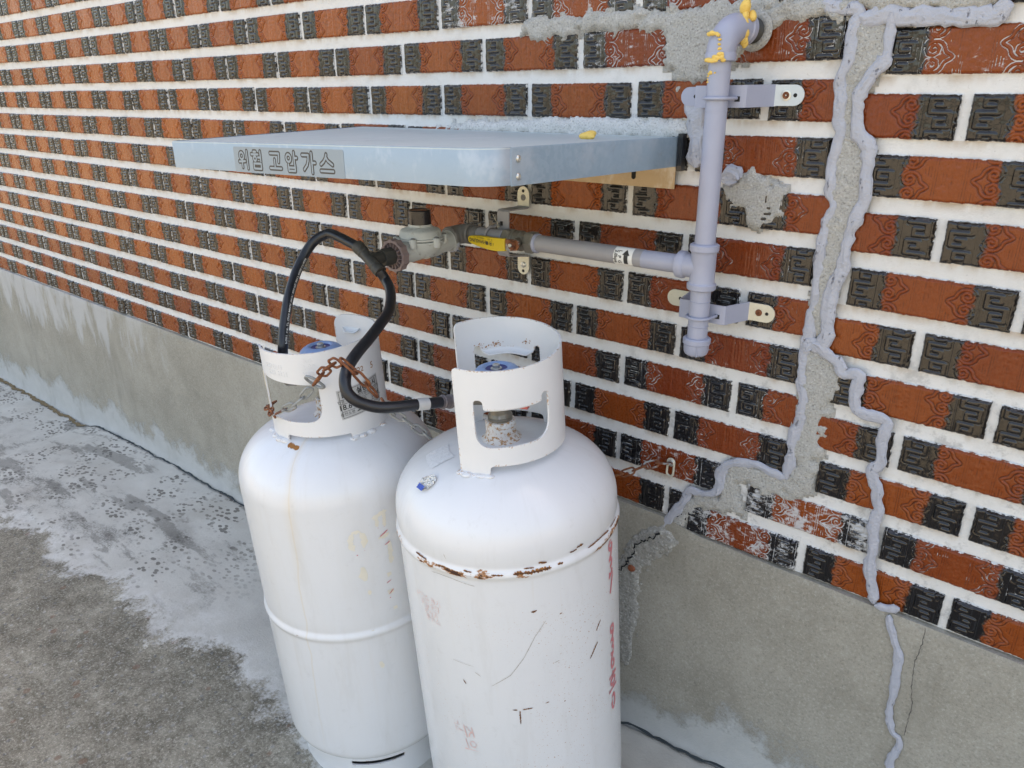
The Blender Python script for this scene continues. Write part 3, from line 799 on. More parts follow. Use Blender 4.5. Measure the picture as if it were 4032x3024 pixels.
def brick_relief(U, V, phL, phR, seed):
    """height (mm, towards the viewer) and dark-glaze mask of one carved brick face"""
    H = np.zeros(U.shape); K = np.zeros(U.shape)
    for side, ph in ((0, phL), (1, phR)):
        u = U if side == 0 else 197 - U
        v = np.mod(V + ph, 40.0)
        act = u < 98
        dk = np.full(U.shape, 99.0); ds = dk.copy(); dl = dk.copy()
        sp = [(a, 40 - b) for a, b in SPI]
        for sh in (-40, 0, 40):
            for P in KEY: dk = np.minimum(dk, poly_dist(u, v + sh, P))
            for P in (SPI, sp): ds = np.minimum(ds, poly_dist(u, v + sh, P))
            ds = np.minimum(ds, poly_dist(u, v + sh, CUSP))
            for x in (69.5, 73, 76.5):
                dl = np.minimum(dl, poly_dist(u, v + sh, [(x, 33 + (76.5 - x) * 0.5), (x, 47 - (76.5 - x) * 0.5)]))
        fr = np.minimum(np.abs(u - 36.6), np.abs(u - 2.6))
        kz = sstep(u, 41.5, 39.0)
        h = np.zeros(U.shape)
        h += kz * (0.30 + 1.55 * np.sqrt(np.clip(1 - (dk / 3.25) ** 2, 0, 1)) - 1.0 * np.exp(-((dk - 3.6) / 0.5) ** 2))
        h += kz * (0.9 * sstep(fr, 1.5, 0.2) - 1.0 * np.exp(-((fr - 1.7) / 0.55) ** 2))
        h += (1 - kz) * (1.15 * sstep(ds, 1.7, 0.4) - 0.95 * np.exp(-((ds - 2.3) / 0.62) ** 2))
        h -= (1 - kz) * 0.55 * np.exp(-(dl / 0.7) ** 2)
        for x, dpt in ((80, 0.5), (83, 0.5), (85.6, 0.4)):
            h -= dpt * np.exp(-((u - x) / 0.7) ** 2)
        H = np.where(act, h, H)
        kk = sstep(u + 7 * (vnoise(U, V, 9.0, seed + side) - 0.5) + 3 * (vnoise(U, V, 3.0, seed + side + 50) - 0.5), 52, 39)
        K = np.where(act, kk, K)
    mid = sstep(U, 82, 90) * sstep(197 - U, 82, 90)
    comb = vnoise(U, V * 0.06, 1.7, seed + 5)
    H += mid * 0.85 * (comb - 0.5) + mid * 0.45 * (vnoise(U, V, 3.0, seed + 9) - 0.5)
    H += 0.25 * (vnoise(U, V, 5.0, seed + 3) - 0.5)
    return H, K


def brick_mesh(name, seed, u0=0.0, u1=BL, ph=(0, 0), dens=0.00100):
    w = u1 - u0
    nx = max(3, int(round(w / dens)) + 1); nz = int(round(BH / dens)) + 1
    xs = np.linspace(u0, u1, nx); zs = np.linspace(0, BH, nz)
    X, Z = np.meshgrid(xs, zs)
    H, K = brick_relief(X * 1000, Z * 1000, ph[0], ph[1], seed)
    rag = 0.0009 * (vnoise(X * 1000, Z * 1000, 4.0, seed + 11) - 0.3)
    e = np.minimum(np.minimum(X, BL - X), np.minimum(Z, BH - Z)) + 0.0018 * (vnoise(X * 1000, Z * 1000, 5.0, seed + 31) - 0.5)
    ef = np.maximum(e - rag, 0)
    round_ = 0.0042 * (1 - sstep(ef, -0.0014, 0.0030))
    Y = -0.001 * H * sstep(ef, 0.0, 0.004) + round_
    Xj = X + 0.0007 * (vnoise(X * 1000, Z * 1000, 3.0, seed + 13) - 0.5) * (e < 0.004)
    Zj = Z + 0.0009 * (vnoise(X * 1000, Z * 1000, 3.0, seed + 14) - 0.5) * (e < 0.004)
    mb = MB()
    V = np.stack([Xj, Y, Zj], -1).reshape(-1, 3)
    hg = np.clip((H + 0.9) / 2.1, 0, 1).ravel(); kk = K.ravel(); ee = e.ravel()
    F = []
    for j in range(nz - 1):
        r = j * nx
        F += [(r + i, r + i + 1, r + i + 1 + nx, r + i + nx) for i in range(nx - 1)]
    per = [i for i in range(nx)] + [j * nx + nx - 1 for j in range(1, nz)] + \
          [(nz - 1) * nx + i for i in range(nx - 2, -1, -1)] + [j * nx for j in range(nz - 2, 0, -1)]
    n0 = len(V)
    back = V[per].copy(); back[:, 1] = 0.016
    V = np.vstack([V, back])
    m = len(per)
    F += [(per[(k + 1) % m], per[k], n0 + k, n0 + (k + 1) % m) for k in range(m)]
    mb.v = [tuple(p) for p in V.tolist()]; mb.f = F
    mb.at = {'key': np.r_[kk, kk[per]], 'hgt': np.r_[hg, hg[per]], 'edge': np.r_[ee, ee[per]]}
    return mesh_of(name, mb, M_BRICK, sharp=180)


wall = thing('brick_wall', 'house wall of orange bricks with black carved ends and wide white joints', 'wall', (0, 0, -1.2))

rb = random.Random(11)
VAR = [brick_mesh('brick', 100 + 17 * i, ph=(rb.uniform(0, 40), rb.uniform(0, 40))) for i in range(9)]


def right_block(x, z):
    return x + DXR + ROT * z, z + DZR - ROT * (x - 2.9925)


def in_view(x, y, z, pad=0.06):
    c = Vector((x, y, z)) - Vector(CAM_C)
    w = c.dot(Vector(_f))
    if w < 0.1: return False
    u = c.dot(Vector(_r)) / w * 3000 / 4032; v = c.dot(Vector(_d)) / w * 3000 / 3024
    return abs(u) < 0.5 + pad and abs(v) < 0.5 + pad


far_bricks = []
n_vis = 0
for r in range(-17, 10):
    for k in range(-40, 32):
        n0 = k + (0.0 if r % 2 == 0 else 0.5)
        x0 = n0 * LP + 0.0059; z0 = -r * HP - BH / 2
        rr = min(max(r, -2), 9)
        xa, xb = XA[rr], XB[rr]
        for block in (0, 1):
            if block == 0:
                X, Z = x0, z0
                u0, u1 = 0.0, min(BL, xa + 0.004 - X)
            else:
                X, Z = right_block(x0, z0)
                u0, u1 = max(0.0, xb - 0.004 - X), BL
            if u1 - u0 < 0.014: continue
            cx, cz = X + (u0 + u1) / 2, Z + BH / 2
            vis = any(in_view(X + q, 0, Z + s2) for q in (u0, (u0 + u1) / 2, u1) for s2 in (0, BH))
            if not vis:
                far_bricks.append((X + u0, Z, u1 - u0)); continue
            i = rb.randrange(len(VAR))
            whole = u0 <= 0 and u1 >= BL
            if whole: me = VAR[i]
            else: me = brick_mesh('brick', 900 + n_vis, u0, u1, (rb.uniform(0, 40), rb.uniform(0, 40)))
            o = bpy.data.objects.new('brick', me)
            COL.objects.link(o)
            o.parent = wall
            o.location = (X + rb.uniform(-0.001, 0.001), rb.uniform(-0.0012, 0.0008), Z + 1.2 + rb.uniform(-0.0008, 0.0008))
            o.rotation_euler = (0, rb.gauss(0, 0.003) - (ROT if block else 0) * -1, 0)
            n_vis += 1
            # weathering of this brick: dusty glaze and painted-in sky sheen up and to the far side, bare black glaze low and near
            d = 0.95 - 0.95 * min(max((cx - 1.9) / 0.9, 0), 1) * min(max((-cz - 0.15) / 0.25, 0), 1)
            if block == 1 and r < 8: d = 0.75 if r < 7 else 0.35
            if r >= 8: d *= 0.35
            if r < 1 and cx > 2.45: d = 0.55
            o['dust_sheen'] = max(0.0, min(1.0, d + rb.uniform(-0.15, 0.15)))
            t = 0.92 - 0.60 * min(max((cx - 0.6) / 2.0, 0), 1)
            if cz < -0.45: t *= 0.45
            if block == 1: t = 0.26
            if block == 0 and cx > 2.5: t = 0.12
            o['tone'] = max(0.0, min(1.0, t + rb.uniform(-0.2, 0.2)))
            s = 0.0
            dc = abs(cx - 2.84) if block == 0 else 9
            if r <= -2 and 2.05 < cx < 3.1: s = 0.40
            elif r == -1 and 2.45 < cx < 3.0: s = 0.36
            elif r == -1 and 2.2 < cx: s = 0.20
            elif r == 0 and cx > 2.2: s = 0.12
            elif dc < 0.13: s = 0.24
            elif dc < 0.30 and r > 3: s = 0.30 if r > 5 else 0.26
            elif r in (2,) and 2.7 < cx < 2.8: s = 0.5
            if r in (8, 9) and block == 0 and cx > 2.52: s = 0.32
            if r in (8, 9) and block == 1 and cx < 2.95: s = 0.44
            if r == 9 and block == 1 and cx < 2.72: s = 0.48
            if r == 8 and block == 1 and 2.95 < cx: s = 0.26
            if r == 7 and block == 1 and cx < 2.96: s = 0.30
            o['smear'] = s + rb.uniform(-0.03, 0.02)

# the bricks beyond the picture, plain
mb = MB(); ky = []; 
for X, Z, w in far_bricks:
    parts = ((0, min(0.04, w), 1.0), (0.04, w - 0.04, 0.0), (w - 0.04, w, 1.0)) if w > 0.1 else ((0, w, 0.0),)
    for a, b, kv in parts:
        mb.box((X + (a + b) / 2, 0.0081, Z + BH / 2), (b - a, 0.016, BH)); ky += [kv] * 8
mb.at = {'key': ky, 'hgt': [0.5] * len(ky), 'edge': [0.02] * len(ky)}
fb = obj('brickwork', mb, M_BRICK, wall, smooth=False, kind='stuff')
fb['dust_sheen'] = 0.7; fb['tone'] = 0.6; fb['smear'] = 0.0

# mortar body of the wall: joints stand 4 mm behind the brick faces
mb = MB()
nx, nz = 420, 150
xs = np.linspace(-0.9, 3.5, nx); zs = np.linspace(-0.72, 0.45, nz)
Xg, Zg = np.meshgrid(xs, zs)
Yg = 0.0062 + 0.0016 * (vnoise(Xg, Zg, 0.06, 3) - 0.5) + 0.0012 * (vnoise(Xg, Zg, 0.018, 4) - 0.5)
V = np.stack([Xg, Yg, Zg], -1).reshape(-1, 3)
mb.v = [tuple(p) for p in V.tolist()]
mb.f = [(j * nx + i, j * nx + i + 1, (j + 1) * nx + i + 1, (j + 1) * nx + i) for j in range(nz - 1) for i in range(nx - 1)]
# the rest of the wall's thickness, behind and around
mb.box((0.0, 0.165, 0.015), (18.0, 0.31, 2.6))
obj('mortar', mb, M_MORTAR, wall, sharp=50)


# ---- raised patches of rough cement, over the crack and the old pipe hole
def patch(name, P, h=0.006, step=0.005, seed=1, rag=0.012, mat=None, y0=0.0):
    P = np.array(P)
    x0, z0 = P.min(0) - 0.02; x1, z1 = P.max(0) + 0.02
    nx = int((x1 - x0) / step) + 1; nz = int((z1 - z0) / step) + 1
    X, Z = np.meshgrid(np.linspace(x0, x1, nx), np.linspace(z0, z1, nz))
    s = poly_sdf(X, Z, P) + rag * (vnoise(X, Z, 0.016, seed) - 0.5) + rag * 0.8 * (vnoise(X, Z, 0.006, seed + 1) - 0.5)
    H = h * sstep(s, 0.004, -0.007) + 0.0022 * (vnoise(X, Z, 0.010, seed + 2) - 0.5) + 0.0030 * (vnoise(X, Z, 0.04, seed + 4) - 0.5) + 0.0012 * (vnoise(X, Z, 0.005, seed + 3) - 0.5)
    Y = y0 + 0.0012 - H * (s < 0.004) + 0.004 * (s >= 0.004)
    keep = s < 0.004
    mb = MB()
    idx = -np.ones(X.shape, int)
    fs = []
    for j in range(nz - 1):
        for i in range(nx - 1):
            if keep[j, i] or keep[j, i + 1] or keep[j + 1, i] or keep[j + 1, i + 1]:
                fs.append(((j, i), (j, i + 1), (j + 1, i + 1), (j + 1, i)))
    for f in fs:
        for j, i in f:
            if idx[j, i] < 0:
                idx[j, i] = len(mb.v); mb.v.append((X[j, i], Y[j, i], Z[j, i]))
    mb.f = [tuple(int(idx[q]) for q in f) for f in fs]
    return obj(name, mb, mat or M_PATCH, wall, sharp=180)


patch('cement_patch', PATCH['gap'], 0.005, 0.004, 21, 0.008)
patch('cement_patch', PATCH['lower'], 0.005, 0.004, 33, 0.016)
patch('cement_patch', PATCH['top'], 0.007, 0.004, 45, 0.018)
patch('cement_patch', PATCH['mid'], 0.004, 0.003, 57, 0.014)
patch('cement_patch', PATCH['shelf'], 0.006, 0.004, 69, 0.010, m_cement('whitewashed_cement', (0.50, 0.50, 0.49), (0.66, 0.66, 0.65), 1.0, 0.004))


# ---- beads of sealant
def bead(name, pts, w, seed, y0=-0.002, h=0.0075):
    P = even_path(smooth_path([(x, 0, z) for x, z in pts], 6), 0.004)
    m = len(P); K = 15
    rs = np.random.RandomState(seed)
    t = np.arange(m) * 0.004
    def nz1(cell, s):
        G = np.random.RandomState(s).rand(400); q = t / cell; i = q.astype(int) % 398; f = q - q.astype(int); f = f * f * (3 - 2 * f)
        return G[i] * (1 - f) + G[i + 1] * f
    wl = w / 2 * (0.50 + 0.62 * nz1(0.024, seed + 1) + 0.45 * nz1(0.007, seed + 2))
    wr = w / 2 * (0.50 + 0.62 * nz1(0.027, seed + 3) + 0.45 * nz1(0.008, seed + 4))
    hh = h * (0.45 + 0.75 * nz1(0.020, seed + 5))
    tw = nz1(0.035, seed + 7); tv = nz1(0.012, seed + 8)
    ends = np.minimum(1, np.minimum(np.arange(m), np.arange(m)[::-1]) / 2.5 + 0.25)
    wl *= ends; wr *= ends
    mb = MB(); vs = []
    for i in range(m):
        T = (P[min(i + 1, m - 1)] - P[max(i - 1, 0)]).normalized()
        N = Vector((T.z, 0, -T.x))
        for k in range(K):
            s = -1 + 2 * k / (K - 1)
            off = N * (s * (wl[i] if s < 0 else wr[i]))
            c = (tw[i] - 0.5) * 1.2
            lip = 0.50 * math.exp(-((abs(s) - 0.74) / 0.14) ** 2) * (0.4 + tv[i])
            prof = (1 - abs(s) ** 6) * 0.50 + 0.5 * lip + 0.40 * math.exp(-((s - c) / 0.22) ** 2) * tv[i] * (1 - s * s)
            vs.append((P[i].x + off.x, y0 + 0.002 - hh[i] * prof - 0.002 * (1 - s * s), P[i].z + off.z))
    fs = [(i * K + k, i * K + k + 1, (i + 1) * K + k + 1, (i + 1) * K + k) for i in range(m - 1) for k in range(K - 1)]
    a = Vector(vs[0]); 
    mb.add(vs, fs)
    # keep the faces looking out of the wall
    fa = mb.f[len(mb.f) // 2]
    n = (Vector(mb.v[fa[1]]) - Vector(mb.v[fa[0]])).cross(Vector(mb.v[fa[2]]) - Vector(mb.v[fa[1]]))
    if n.y > 0: mb.f = [tuple(reversed(f)) for f in mb.f]
    return obj(name, mb, M_SEAL, wall, sharp=180)


for i, (nm, pts, w) in enumerate(BEADS):
    bead('sealant_bead', pts, w, 300 + 31 * i, -0.010 if nm == 'P' else -0.0040 - 0.0006 * i, 0.0036)
bead('sealant_bead', BLOBS[0], 0.028, 811, -0.002, 0.008)
bead('sealant_bead', BLOBS[1], 0.030, 822, -0.005, 0.011)

# ---- ground level along the wall, and the plinth
GX = [-60, -3.0, -1.1, -0.04, 0.10, 0.27, 0.8, 1.1, 2.2, 2.56, 2.81, 3.3, 60]
GZ = [-1.40, -1.36, -1.302, -1.27, -1.238, -1.223, -1.206, -1.2047, -1.203, -1.1997, -1.172, -1.15, -1.15]


def ground_z(x, y):
    z = np.interp(x, GX, GZ)
    return z + 0.034 * np.maximum(y, -3.0)


mb = MB()
xs = list(np.linspace(-1.5, 3.6, 256)); px = [-9.0, -5.0, -2.5] + xs + [4.5, 9.0]
top = lambda x: float(np.interp(x, [-9, 2.4, 2.62, 2.70, 3.2, 9], [-0.7015, -0.6995, -0.700, -0.7135, -0.7215, -0.73]))
rows_ = 60
PX = np.array(px); vs = []
for j in range(rows_ + 1):
    for x in px:
        zt = top(x); zb = float(np.interp(x, GX, GZ)) - 0.03
        z = zt + (zb - zt) * j / rows_
        up = z - float(np.interp(x, GX, GZ))
        fil = 0.012 * math.exp(-max(up, 0) / 0.02)
        y = -0.007 - fil + 0.0020 * (float(vnoise(np.array(x), np.array(z), 0.05, 71)) - 0.5) + 0.003 * (float(vnoise(np.array(x), np.array(z), 0.21, 72)) - 0.5)
        if j == 0: y += 0.002
        vs.append((x, y, z))
npx = len(px)
fs = [(j * npx + i, (j + 1) * npx + i, (j + 1) * npx + i + 1, j * npx + i + 1) for j in range(rows_) for i in range(npx - 1)]
# top ledge back under the first course
o2 = len(vs)
vs += [(x, 0.02, top(x) + 0.001) for x in px]
fs += [(i, i + 1, o2 + i + 1, o2 + i) for i in range(npx - 1)]
mb.add(vs, fs)
obj('plinth', mb, M_PLINTH, wall, sharp=50)


def crack(name, pts, w, y=-0.0125, mat=None, seed=5):
    P = even_path([(x, y, z) for x, z in pts], 0.004)
    rs = random.Random(seed)
    mb = MB(); vs = []
    for i, p in enumerate(P):
        T = (P[min(i + 1, len(P) - 1)] - P[max(i - 1, 0)]).normalized()
        N = Vector((T.z, 0, -T.x))
        j = Vector((rs.uniform(-1, 1), 0, rs.uniform(-1, 1))) * w * 0.6
        k = w * rs.uniform(0.35, 1.0) / 2
        vs += [p + j - N * k, p + j + N * k]
    fs = [(2 * i, 2 * i + 1, 2 * i + 3, 2 * i + 2) for i in range(len(P) - 1)]
    mb.add(vs, fs)
    return obj(name, mb, mat or M_DARK, wall, smooth=False)


crack('crack', CRACK1, 0.0046, -0.0158)
crack('crack', CRACK2, 0.0016, -0.0112, m_simple('hairline', (0.06, 0.055, 0.05), (0.1, 0.09, 0.08), 0.9), 9)

# skim of cement daubed over the crack in the plinth
patch('cement_patch', [(2.625, -0.722), (2.66, -0.735), (2.64, -0.765), (2.60, -0.80), (2.585, -0.84), (2.588, -0.93), (2.575, -1.02), (2.562, -1.06),
                       (2.53, -1.03), (2.53, -0.86), (2.545, -0.82), (2.575, -0.765), (2.605, -0.735)], 0.0035, 0.004, 91, 0.012,
      m_cement('plinth_skim', (0.27, 0.262, 0.235), (0.37, 0.362, 0.335), 0.6, 0.005), -0.0100)
# a brick chip bedded in it
mb = MB()
mb.lathe([(0.001, -0.0175), (0.006, -0.016), (0.008, -0.012), (0.009, -0.006)], (2.572, 0, -0.828), (0, 1, 0), 9)
obj('brick_chip', mb, m_simple('broken_brick', (0.18, 0.05, 0.025), (0.28, 0.09, 0.04), 0.9, 0, 120, 0.5, 0.003), wall)

# ================================================================ ground
gx = np.concatenate([-np.geomspace(60, 1.6, 16), np.linspace(-1.5, 3.4, 220), np.geomspace(3.5, 60, 16)])
gy = np.concatenate([-np.geomspace(60, 1.35, 18), np.linspace(-1.3, -0.012, 110), [-0.004]])
Xg, Yg = np.meshgrid(gx, gy)
Zg = ground_z(Xg, Yg)
near = sstep(Yg, -1.6, -1.3)
Zg = Zg + near * (0.006 * (vnoise(Xg, Yg, 0.09, 5) - 0.5) + 0.004 * (vnoise(Xg, Yg, 0.025, 6) - 0.5))
# cement strip a few millimetres proud, with a shallow gap at the wall
strip = sstep(Yg + 0.545 - 0.085 * np.clip(Xg - 0.6, 0, 1.2) + 0.40 * (vnoise(Xg, Yg, 0.22, 8) - 0.5), -0.01, 0.02)
Zg = Zg + 0.004 * strip * near
Zg = Zg - 0.016 * (Yg > -0.018)
mb = MB()
mb.v = [tuple(p) for p in np.stack([Xg, Yg, Zg], -1).reshape(-1, 3).tolist()]
gn = len(gx)
mb.f = [(j * gn + i, j * gn + i + 1, (j + 1) * gn + i + 1, (j + 1) * gn + i) for j in range(len(gy) - 1) for i in range(gn - 1)]
g = obj('ground', mb, M_GROUND, None, sharp=180)
g['kind'] = 'structure'


def floor_crack(name, x0, x1, w, mat, seed, y0=-0.024, amp=0.010):
    rs = random.Random(seed)
    xs = np.arange(x0, x1, 0.012)
    ys = y0 + amp * (vnoise(xs, xs * 0, 0.05, seed) - 0.5) + amp * 0.7 * (vnoise(xs, xs * 0, 0.018, seed + 1) - 0.5)
    mb = MB(); vs = []
    for x, y in zip(xs, ys):
        k = w * rs.uniform(0.45, 1.0) / 2
        for q in (y - k, y + k): vs.append((x, q, float(ground_z(x, q)) + (0.0075 if q < -0.02 else 0.0070)))
    mb.add(vs, [(2 * i, 2 * i + 2, 2 * i + 3, 2 * i + 1) for i in range(len(xs) - 1)])
    return obj(name, mb, mat, g, smooth=False)


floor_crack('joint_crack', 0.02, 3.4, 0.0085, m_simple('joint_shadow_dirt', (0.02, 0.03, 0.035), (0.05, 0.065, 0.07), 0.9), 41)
floor_crack('joint_crack', -1.5, 0.0, 0.022, m_simple('joint_rust_dirt', (0.10, 0.07, 0.035), (0.25, 0.18, 0.09), 0.95, 0, 60), 43, -0.030, 0.016)

# ================================================================ canopy shelf over the gas fittings
cn = thing('gas_canopy', 'galvanised metal shelf canopy on the brick wall with a grey warning sign on its edge', 'canopy', (2.24, 0, -0.06))
XR, XL0, XL1, YF, RC = 2.606, 1.868, 1.893, -0.436, 0.040
def ztop(y, x=2.606):
    f = min(max((x - 1.893) / 0.713, 0), 1)
    return -0.0520 + (y / -0.436) * (-0.0085 + 0.0145 * f)
outline = [(XL0, -0.002), (XL1, YF + 0.006), (XL1 + 0.006, YF)]
nfr = 24
for i in range(1, nfr): outline.append((XL1 + 0.006 + (XR - RC - XL1 - 0.006) * i / nfr, YF))
for i in range(13):
    a = -math.pi / 2 + math.pi / 2 * i / 12
    outline.append((XR - RC + RC * math.cos(a), YF + RC + RC * math.sin(a)))
outline_side = [(XR, YF + RC + (-0.002 - YF - RC) * i / 8) for i in range(0, 9)]
# top sheet
mb = MB()
full = outline + outline_side[1:]
top_v = [(x, y, ztop(y, x)) for x, y in full]
und_v = [(x, y, ztop(y, x) - 0.0012) for x, y in full]
n = len(full)
mb.add(top_v + und_v, [tuple(range(n)), tuple(reversed(range(n, 2 * n)))] + [(i, n + i, n + (i + 1) % n, (i + 1) % n) for i in range(n)])
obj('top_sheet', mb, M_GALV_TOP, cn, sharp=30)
# folded skirt round the front and the left end
def skirt(path, h, t, zo):
    mb = MB(); vs = []; m = len(path)
    for i, (x, y) in enumerate(path):
        a = Vector(path[max(i - 1, 0)]); b = Vector(path[min(i + 1, m - 1)])
        T = (b - a).normalized(); N = Vector((T.y, -T.x))
        z = ztop(y, x) + zo
        inn = Vector((x, y)) - N * t
        rb_ = 0.0022
        vs += [(inn.x, inn.y, z), (x - N.x * rb_, y - N.y * rb_, z), (x - N.x * 0.0006, y - N.y * 0.0006, z - 0.0007), (x, y, z - rb_),
               (x, y, z - h), (inn.x, inn.y, z - h)]
    K = 6
    fs = [(i * K + k, i * K + (k + 1) % K, (i + 1) * K + (k + 1) % K, (i + 1) * K + k) for i in range(m - 1) for k in range(K)]
    fs += [tuple(reversed(range(K))), tuple((m - 1) * K + k for k in range(K))]
    mb.add(vs, [tuple(reversed(f)) for f in fs])
    return mb
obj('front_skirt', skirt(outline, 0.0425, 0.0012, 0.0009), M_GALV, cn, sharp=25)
side = [(XR + 0.0011, YF + RC - 0.002), ] + [(XR + 0.0011, y) for x, y in outline_side[1:]]
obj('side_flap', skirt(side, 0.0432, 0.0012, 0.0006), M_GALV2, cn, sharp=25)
for zz in (-0.0125, -0.0325):
    mb = MB()
    mb.lathe([(0.0042, 0.0), (0.0042, 0.0008), (0.0034, 0.0019), (0.0022, 0.0024), (0.0019, 0.0016), (0.0004, 0.0014)], (XR + 0.0012, YF + RC + 0.010, ztop(YF + RC) + zz), (1, 0, 0), 18)
    obj('rivet', mb, M_STEEL, cn)
# back flange against the wall, seen under the side flap
mb = MB()
mb.box((2.24, -0.0048, -0.091), (0.728, 0.0016, 0.075))
obj('back_flange', mb, M_FLANGE, cn, smooth=False)
mb = MB(); P = [(2.5305 + 0.004 * math.cos(a), -0.0060, -0.110 + 0.004 * math.sin(a) + (0.004 if math.sin(a) > 0 else -0.004)) for a in [math.pi * 2 * (k + 0.5) / 16 for k in range(16)]]
mb.add(P, [tuple(range(16))])
obj_each('flange_slot', mb, M_DARK, cn)
mb = MB(); mb.box((2.6130, -0.007, -0.0735), (0.008, 0.012, 0.054)); obj('rubber_seal', mb, M_PLASTIC, cn, smooth=False)

# warning sign on the skirt: film, dark outlined characters, lighter insides
sx0, sx1, szc = 2.086, 2.352, 0.0
def zsg(x): return ztop(YF, x) - 0.0235
def rrect(x0, x1, z0, z1, r, y):
    P = []
    for cx, cz, a0 in ((x1 - r, z1 - r, 0), (x0 + r, z1 - r, 90), (x0 + r, z0 + r, 180), (x1 - r, z0 + r, 270)):
        for k in range(5):
            a = math.radians(a0 + 22.5 * k); P.append((cx + r * math.cos(a), y, cz + r * math.sin(a)))
    return P
mb = MB()
P = [(x, y, z + zsg(x)) for x, y, z in rrect(sx0, sx1, -0.0185, 0.0185, 0.003, YF - 0.0004)]; m = len(P)
Q = [(x, YF + 0.0001, z) for x, y, z in P]
mb.add(P + Q, [tuple(reversed(range(m)))] + [(i, (i + 1) % m, m + (i + 1) % m, m + i) for i in range(m)])
sign = obj('warning_sign', mb, M_SIGN, cn, smooth=False)
def sign_text(body, cx, cz, size, bold, y, sx=1.0):
    V, F = text_mesh(body, size, bold)
    return [(cx + x * sx, y, cz + z + zsg(cx + x * sx)) for x, z, _ in V], F
def ring_(cx, cy, q, n=16): return [(cx + q * math.cos(2 * math.pi * k / n), cy + q * math.sin(2 * math.pi * k / n)) for k in range(n + 1)]
SIGN = [[ring_(0.32, 0.72, 0.20), [(0.04, 0.38), (0.64, 0.42)], [(0.34, 0.40), (0.34, 0.06)], [(0.86, 1.0), (0.86, 0.0)]],
        [[(0.28, 0.98), (0.50, 0.98)], [(0.06, 0.83), (0.70, 0.83)], ring_(0.38, 0.59, 0.13), [(0.92, 1.0), (0.92, 0.44)], [(0.66, 0.66), (0.92, 0.66)], [(0.24, 0.31), (0.92, 0.31), (0.92, 0.02), (0.24, 0.02), (0.24, 0.31)]],
        [[(0.08, 0.93), (0.86, 0.93), (0.84, 0.70), (0.80, 0.46)], [(0.44, 0.58), (0.44, 0.12)], [(0.0, 0.10), (1.0, 0.10)]],
        [ring_(0.28, 0.70, 0.20), [(0.78, 1.02), (0.78, 0.44)], [(0.78, 0.72), (1.0, 0.72)], [(0.24, 0.36), (0.24, 0.01), (0.80, 0.01), (0.80, 0.36)], [(0.24, 0.19), (0.80, 0.19)]],
        [[(0.02, 0.90), (0.54, 0.90), (0.50, 0.62), (0.38, 0.36), (0.12, 0.12)], [(0.80, 1.02), (0.80, -0.03)], [(0.80, 0.50), (1.06, 0.50)]],
        [[(0.50, 0.96), (0.42, 0.76), (0.26, 0.58), (0.04, 0.44)], [(0.46, 0.84), (0.60, 0.64), (0.96, 0.44)], [(0.0, 0.10), (1.0, 0.10)]]]
def strokes_mesh(strokes, x0, wd, ht, w, y):
    """flat lettering from round-ended strokes; pieces stepped a few microns apart"""
    mb = MB(); k = 0
    for st in strokes:
        P = [(x0 + a * wd, (b - 0.5) * ht) for a, b in st]
        for (ax_, az_), (bx_, bz_) in zip(P[:-1], P[1:]):
            d = Vector((bx_ - ax_, bz_ - az_)); N = Vector((-d.y, d.x)).normalized() * w / 2; k += 1
            yy = y - 2e-6 * k
            mb.add([(px_, yy, pz_ + zsg(px_)) for px_, pz_ in ((ax_ - N.x, az_ - N.y), (bx_ - N.x, bz_ - N.y), (bx_ + N.x, bz_ + N.y), (ax_ + N.x, az_ + N.y))], [(0, 1, 2, 3)])
        for cx_, cz_ in P:
            k += 1; yy = y - 2e-6 * k
            mb.add([(cx_ + w / 2 * math.cos(t), yy, cz_ + w / 2 * math.sin(t) + zsg(cx_)) for t in [math.pi * q / 6 for q in range(12)]], [tuple(range(12))])
    mb.f = [f if (Vector(mb.v[f[1]]) - Vector(mb.v[f[0]])).cross(Vector(mb.v[f[2]]) - Vector(mb.v[f[1]])).y < 0 else tuple(reversed(f)) for f in mb.f]
    return mb
for st_, dx in zip(SIGN, (0.0125, 0.0465, 0.0950, 0.1340, 0.1740, 0.2150)):
    for nm, w_, mt, yy in (('letter', 0.0072, M_INK, YF - 0.00045), ('letter_infill', 0.0030, M_SIGN, YF - 0.00062)):
        obj(nm, strokes_mesh(st_, sx0 + dx, 0.0275, 0.0250, w_, yy), mt, sign, smooth=False, kind='stuff')

# lump of foam left on the canopy
def blob(mb, c, s, seed, n=14, squash=1.0):
    rs = random.Random(seed)
    lob = [(Vector((rs.uniform(-1, 1), rs.uniform(-1, 1), rs.uniform(-1, 1))).normalized(), rs.uniform(0.1, 0.45)) for _ in range(7)]
    vs = []
    for i in range(n + 1):
        th = math.pi * i / n
        for k in range(2 * n):
            ph = math.pi * k / n
            d = Vector((math.sin(th) * math.cos(ph), math.sin(th) * math.sin(ph), math.cos(th)))
            r = 0.72 + sum(a * max(0, d.dot(q)) ** 3 for q, a in lob)
            vs.append((c[0] + d.x * r * s[0], c[1] + d.y * r * s[1], c[2] + d.z * r * s[2]))
    fs = [(i * 2 * n + k, (i + 1) * 2 * n + k, (i + 1) * 2 * n + (k + 1) % (2 * n), i * 2 * n + (k + 1) % (2 * n)) for i in range(n) for k in range(2 * n)]
    mb.add(vs, fs)
mb = MB(); blob(mb, (2.5255, -0.128, -0.0462), (0.0125, 0.010, 0.0062), 5)
blob(mb, (2.5335, -0.131, -0.0468), (0.006, 0.006, 0.0052), 8)
tag(obj('foam_lump', mb, M_FOAM, at=(2.526, -0.13, -0.054), sharp=180), 'small lump of yellow foam lying on top of the metal canopy', 'foam')

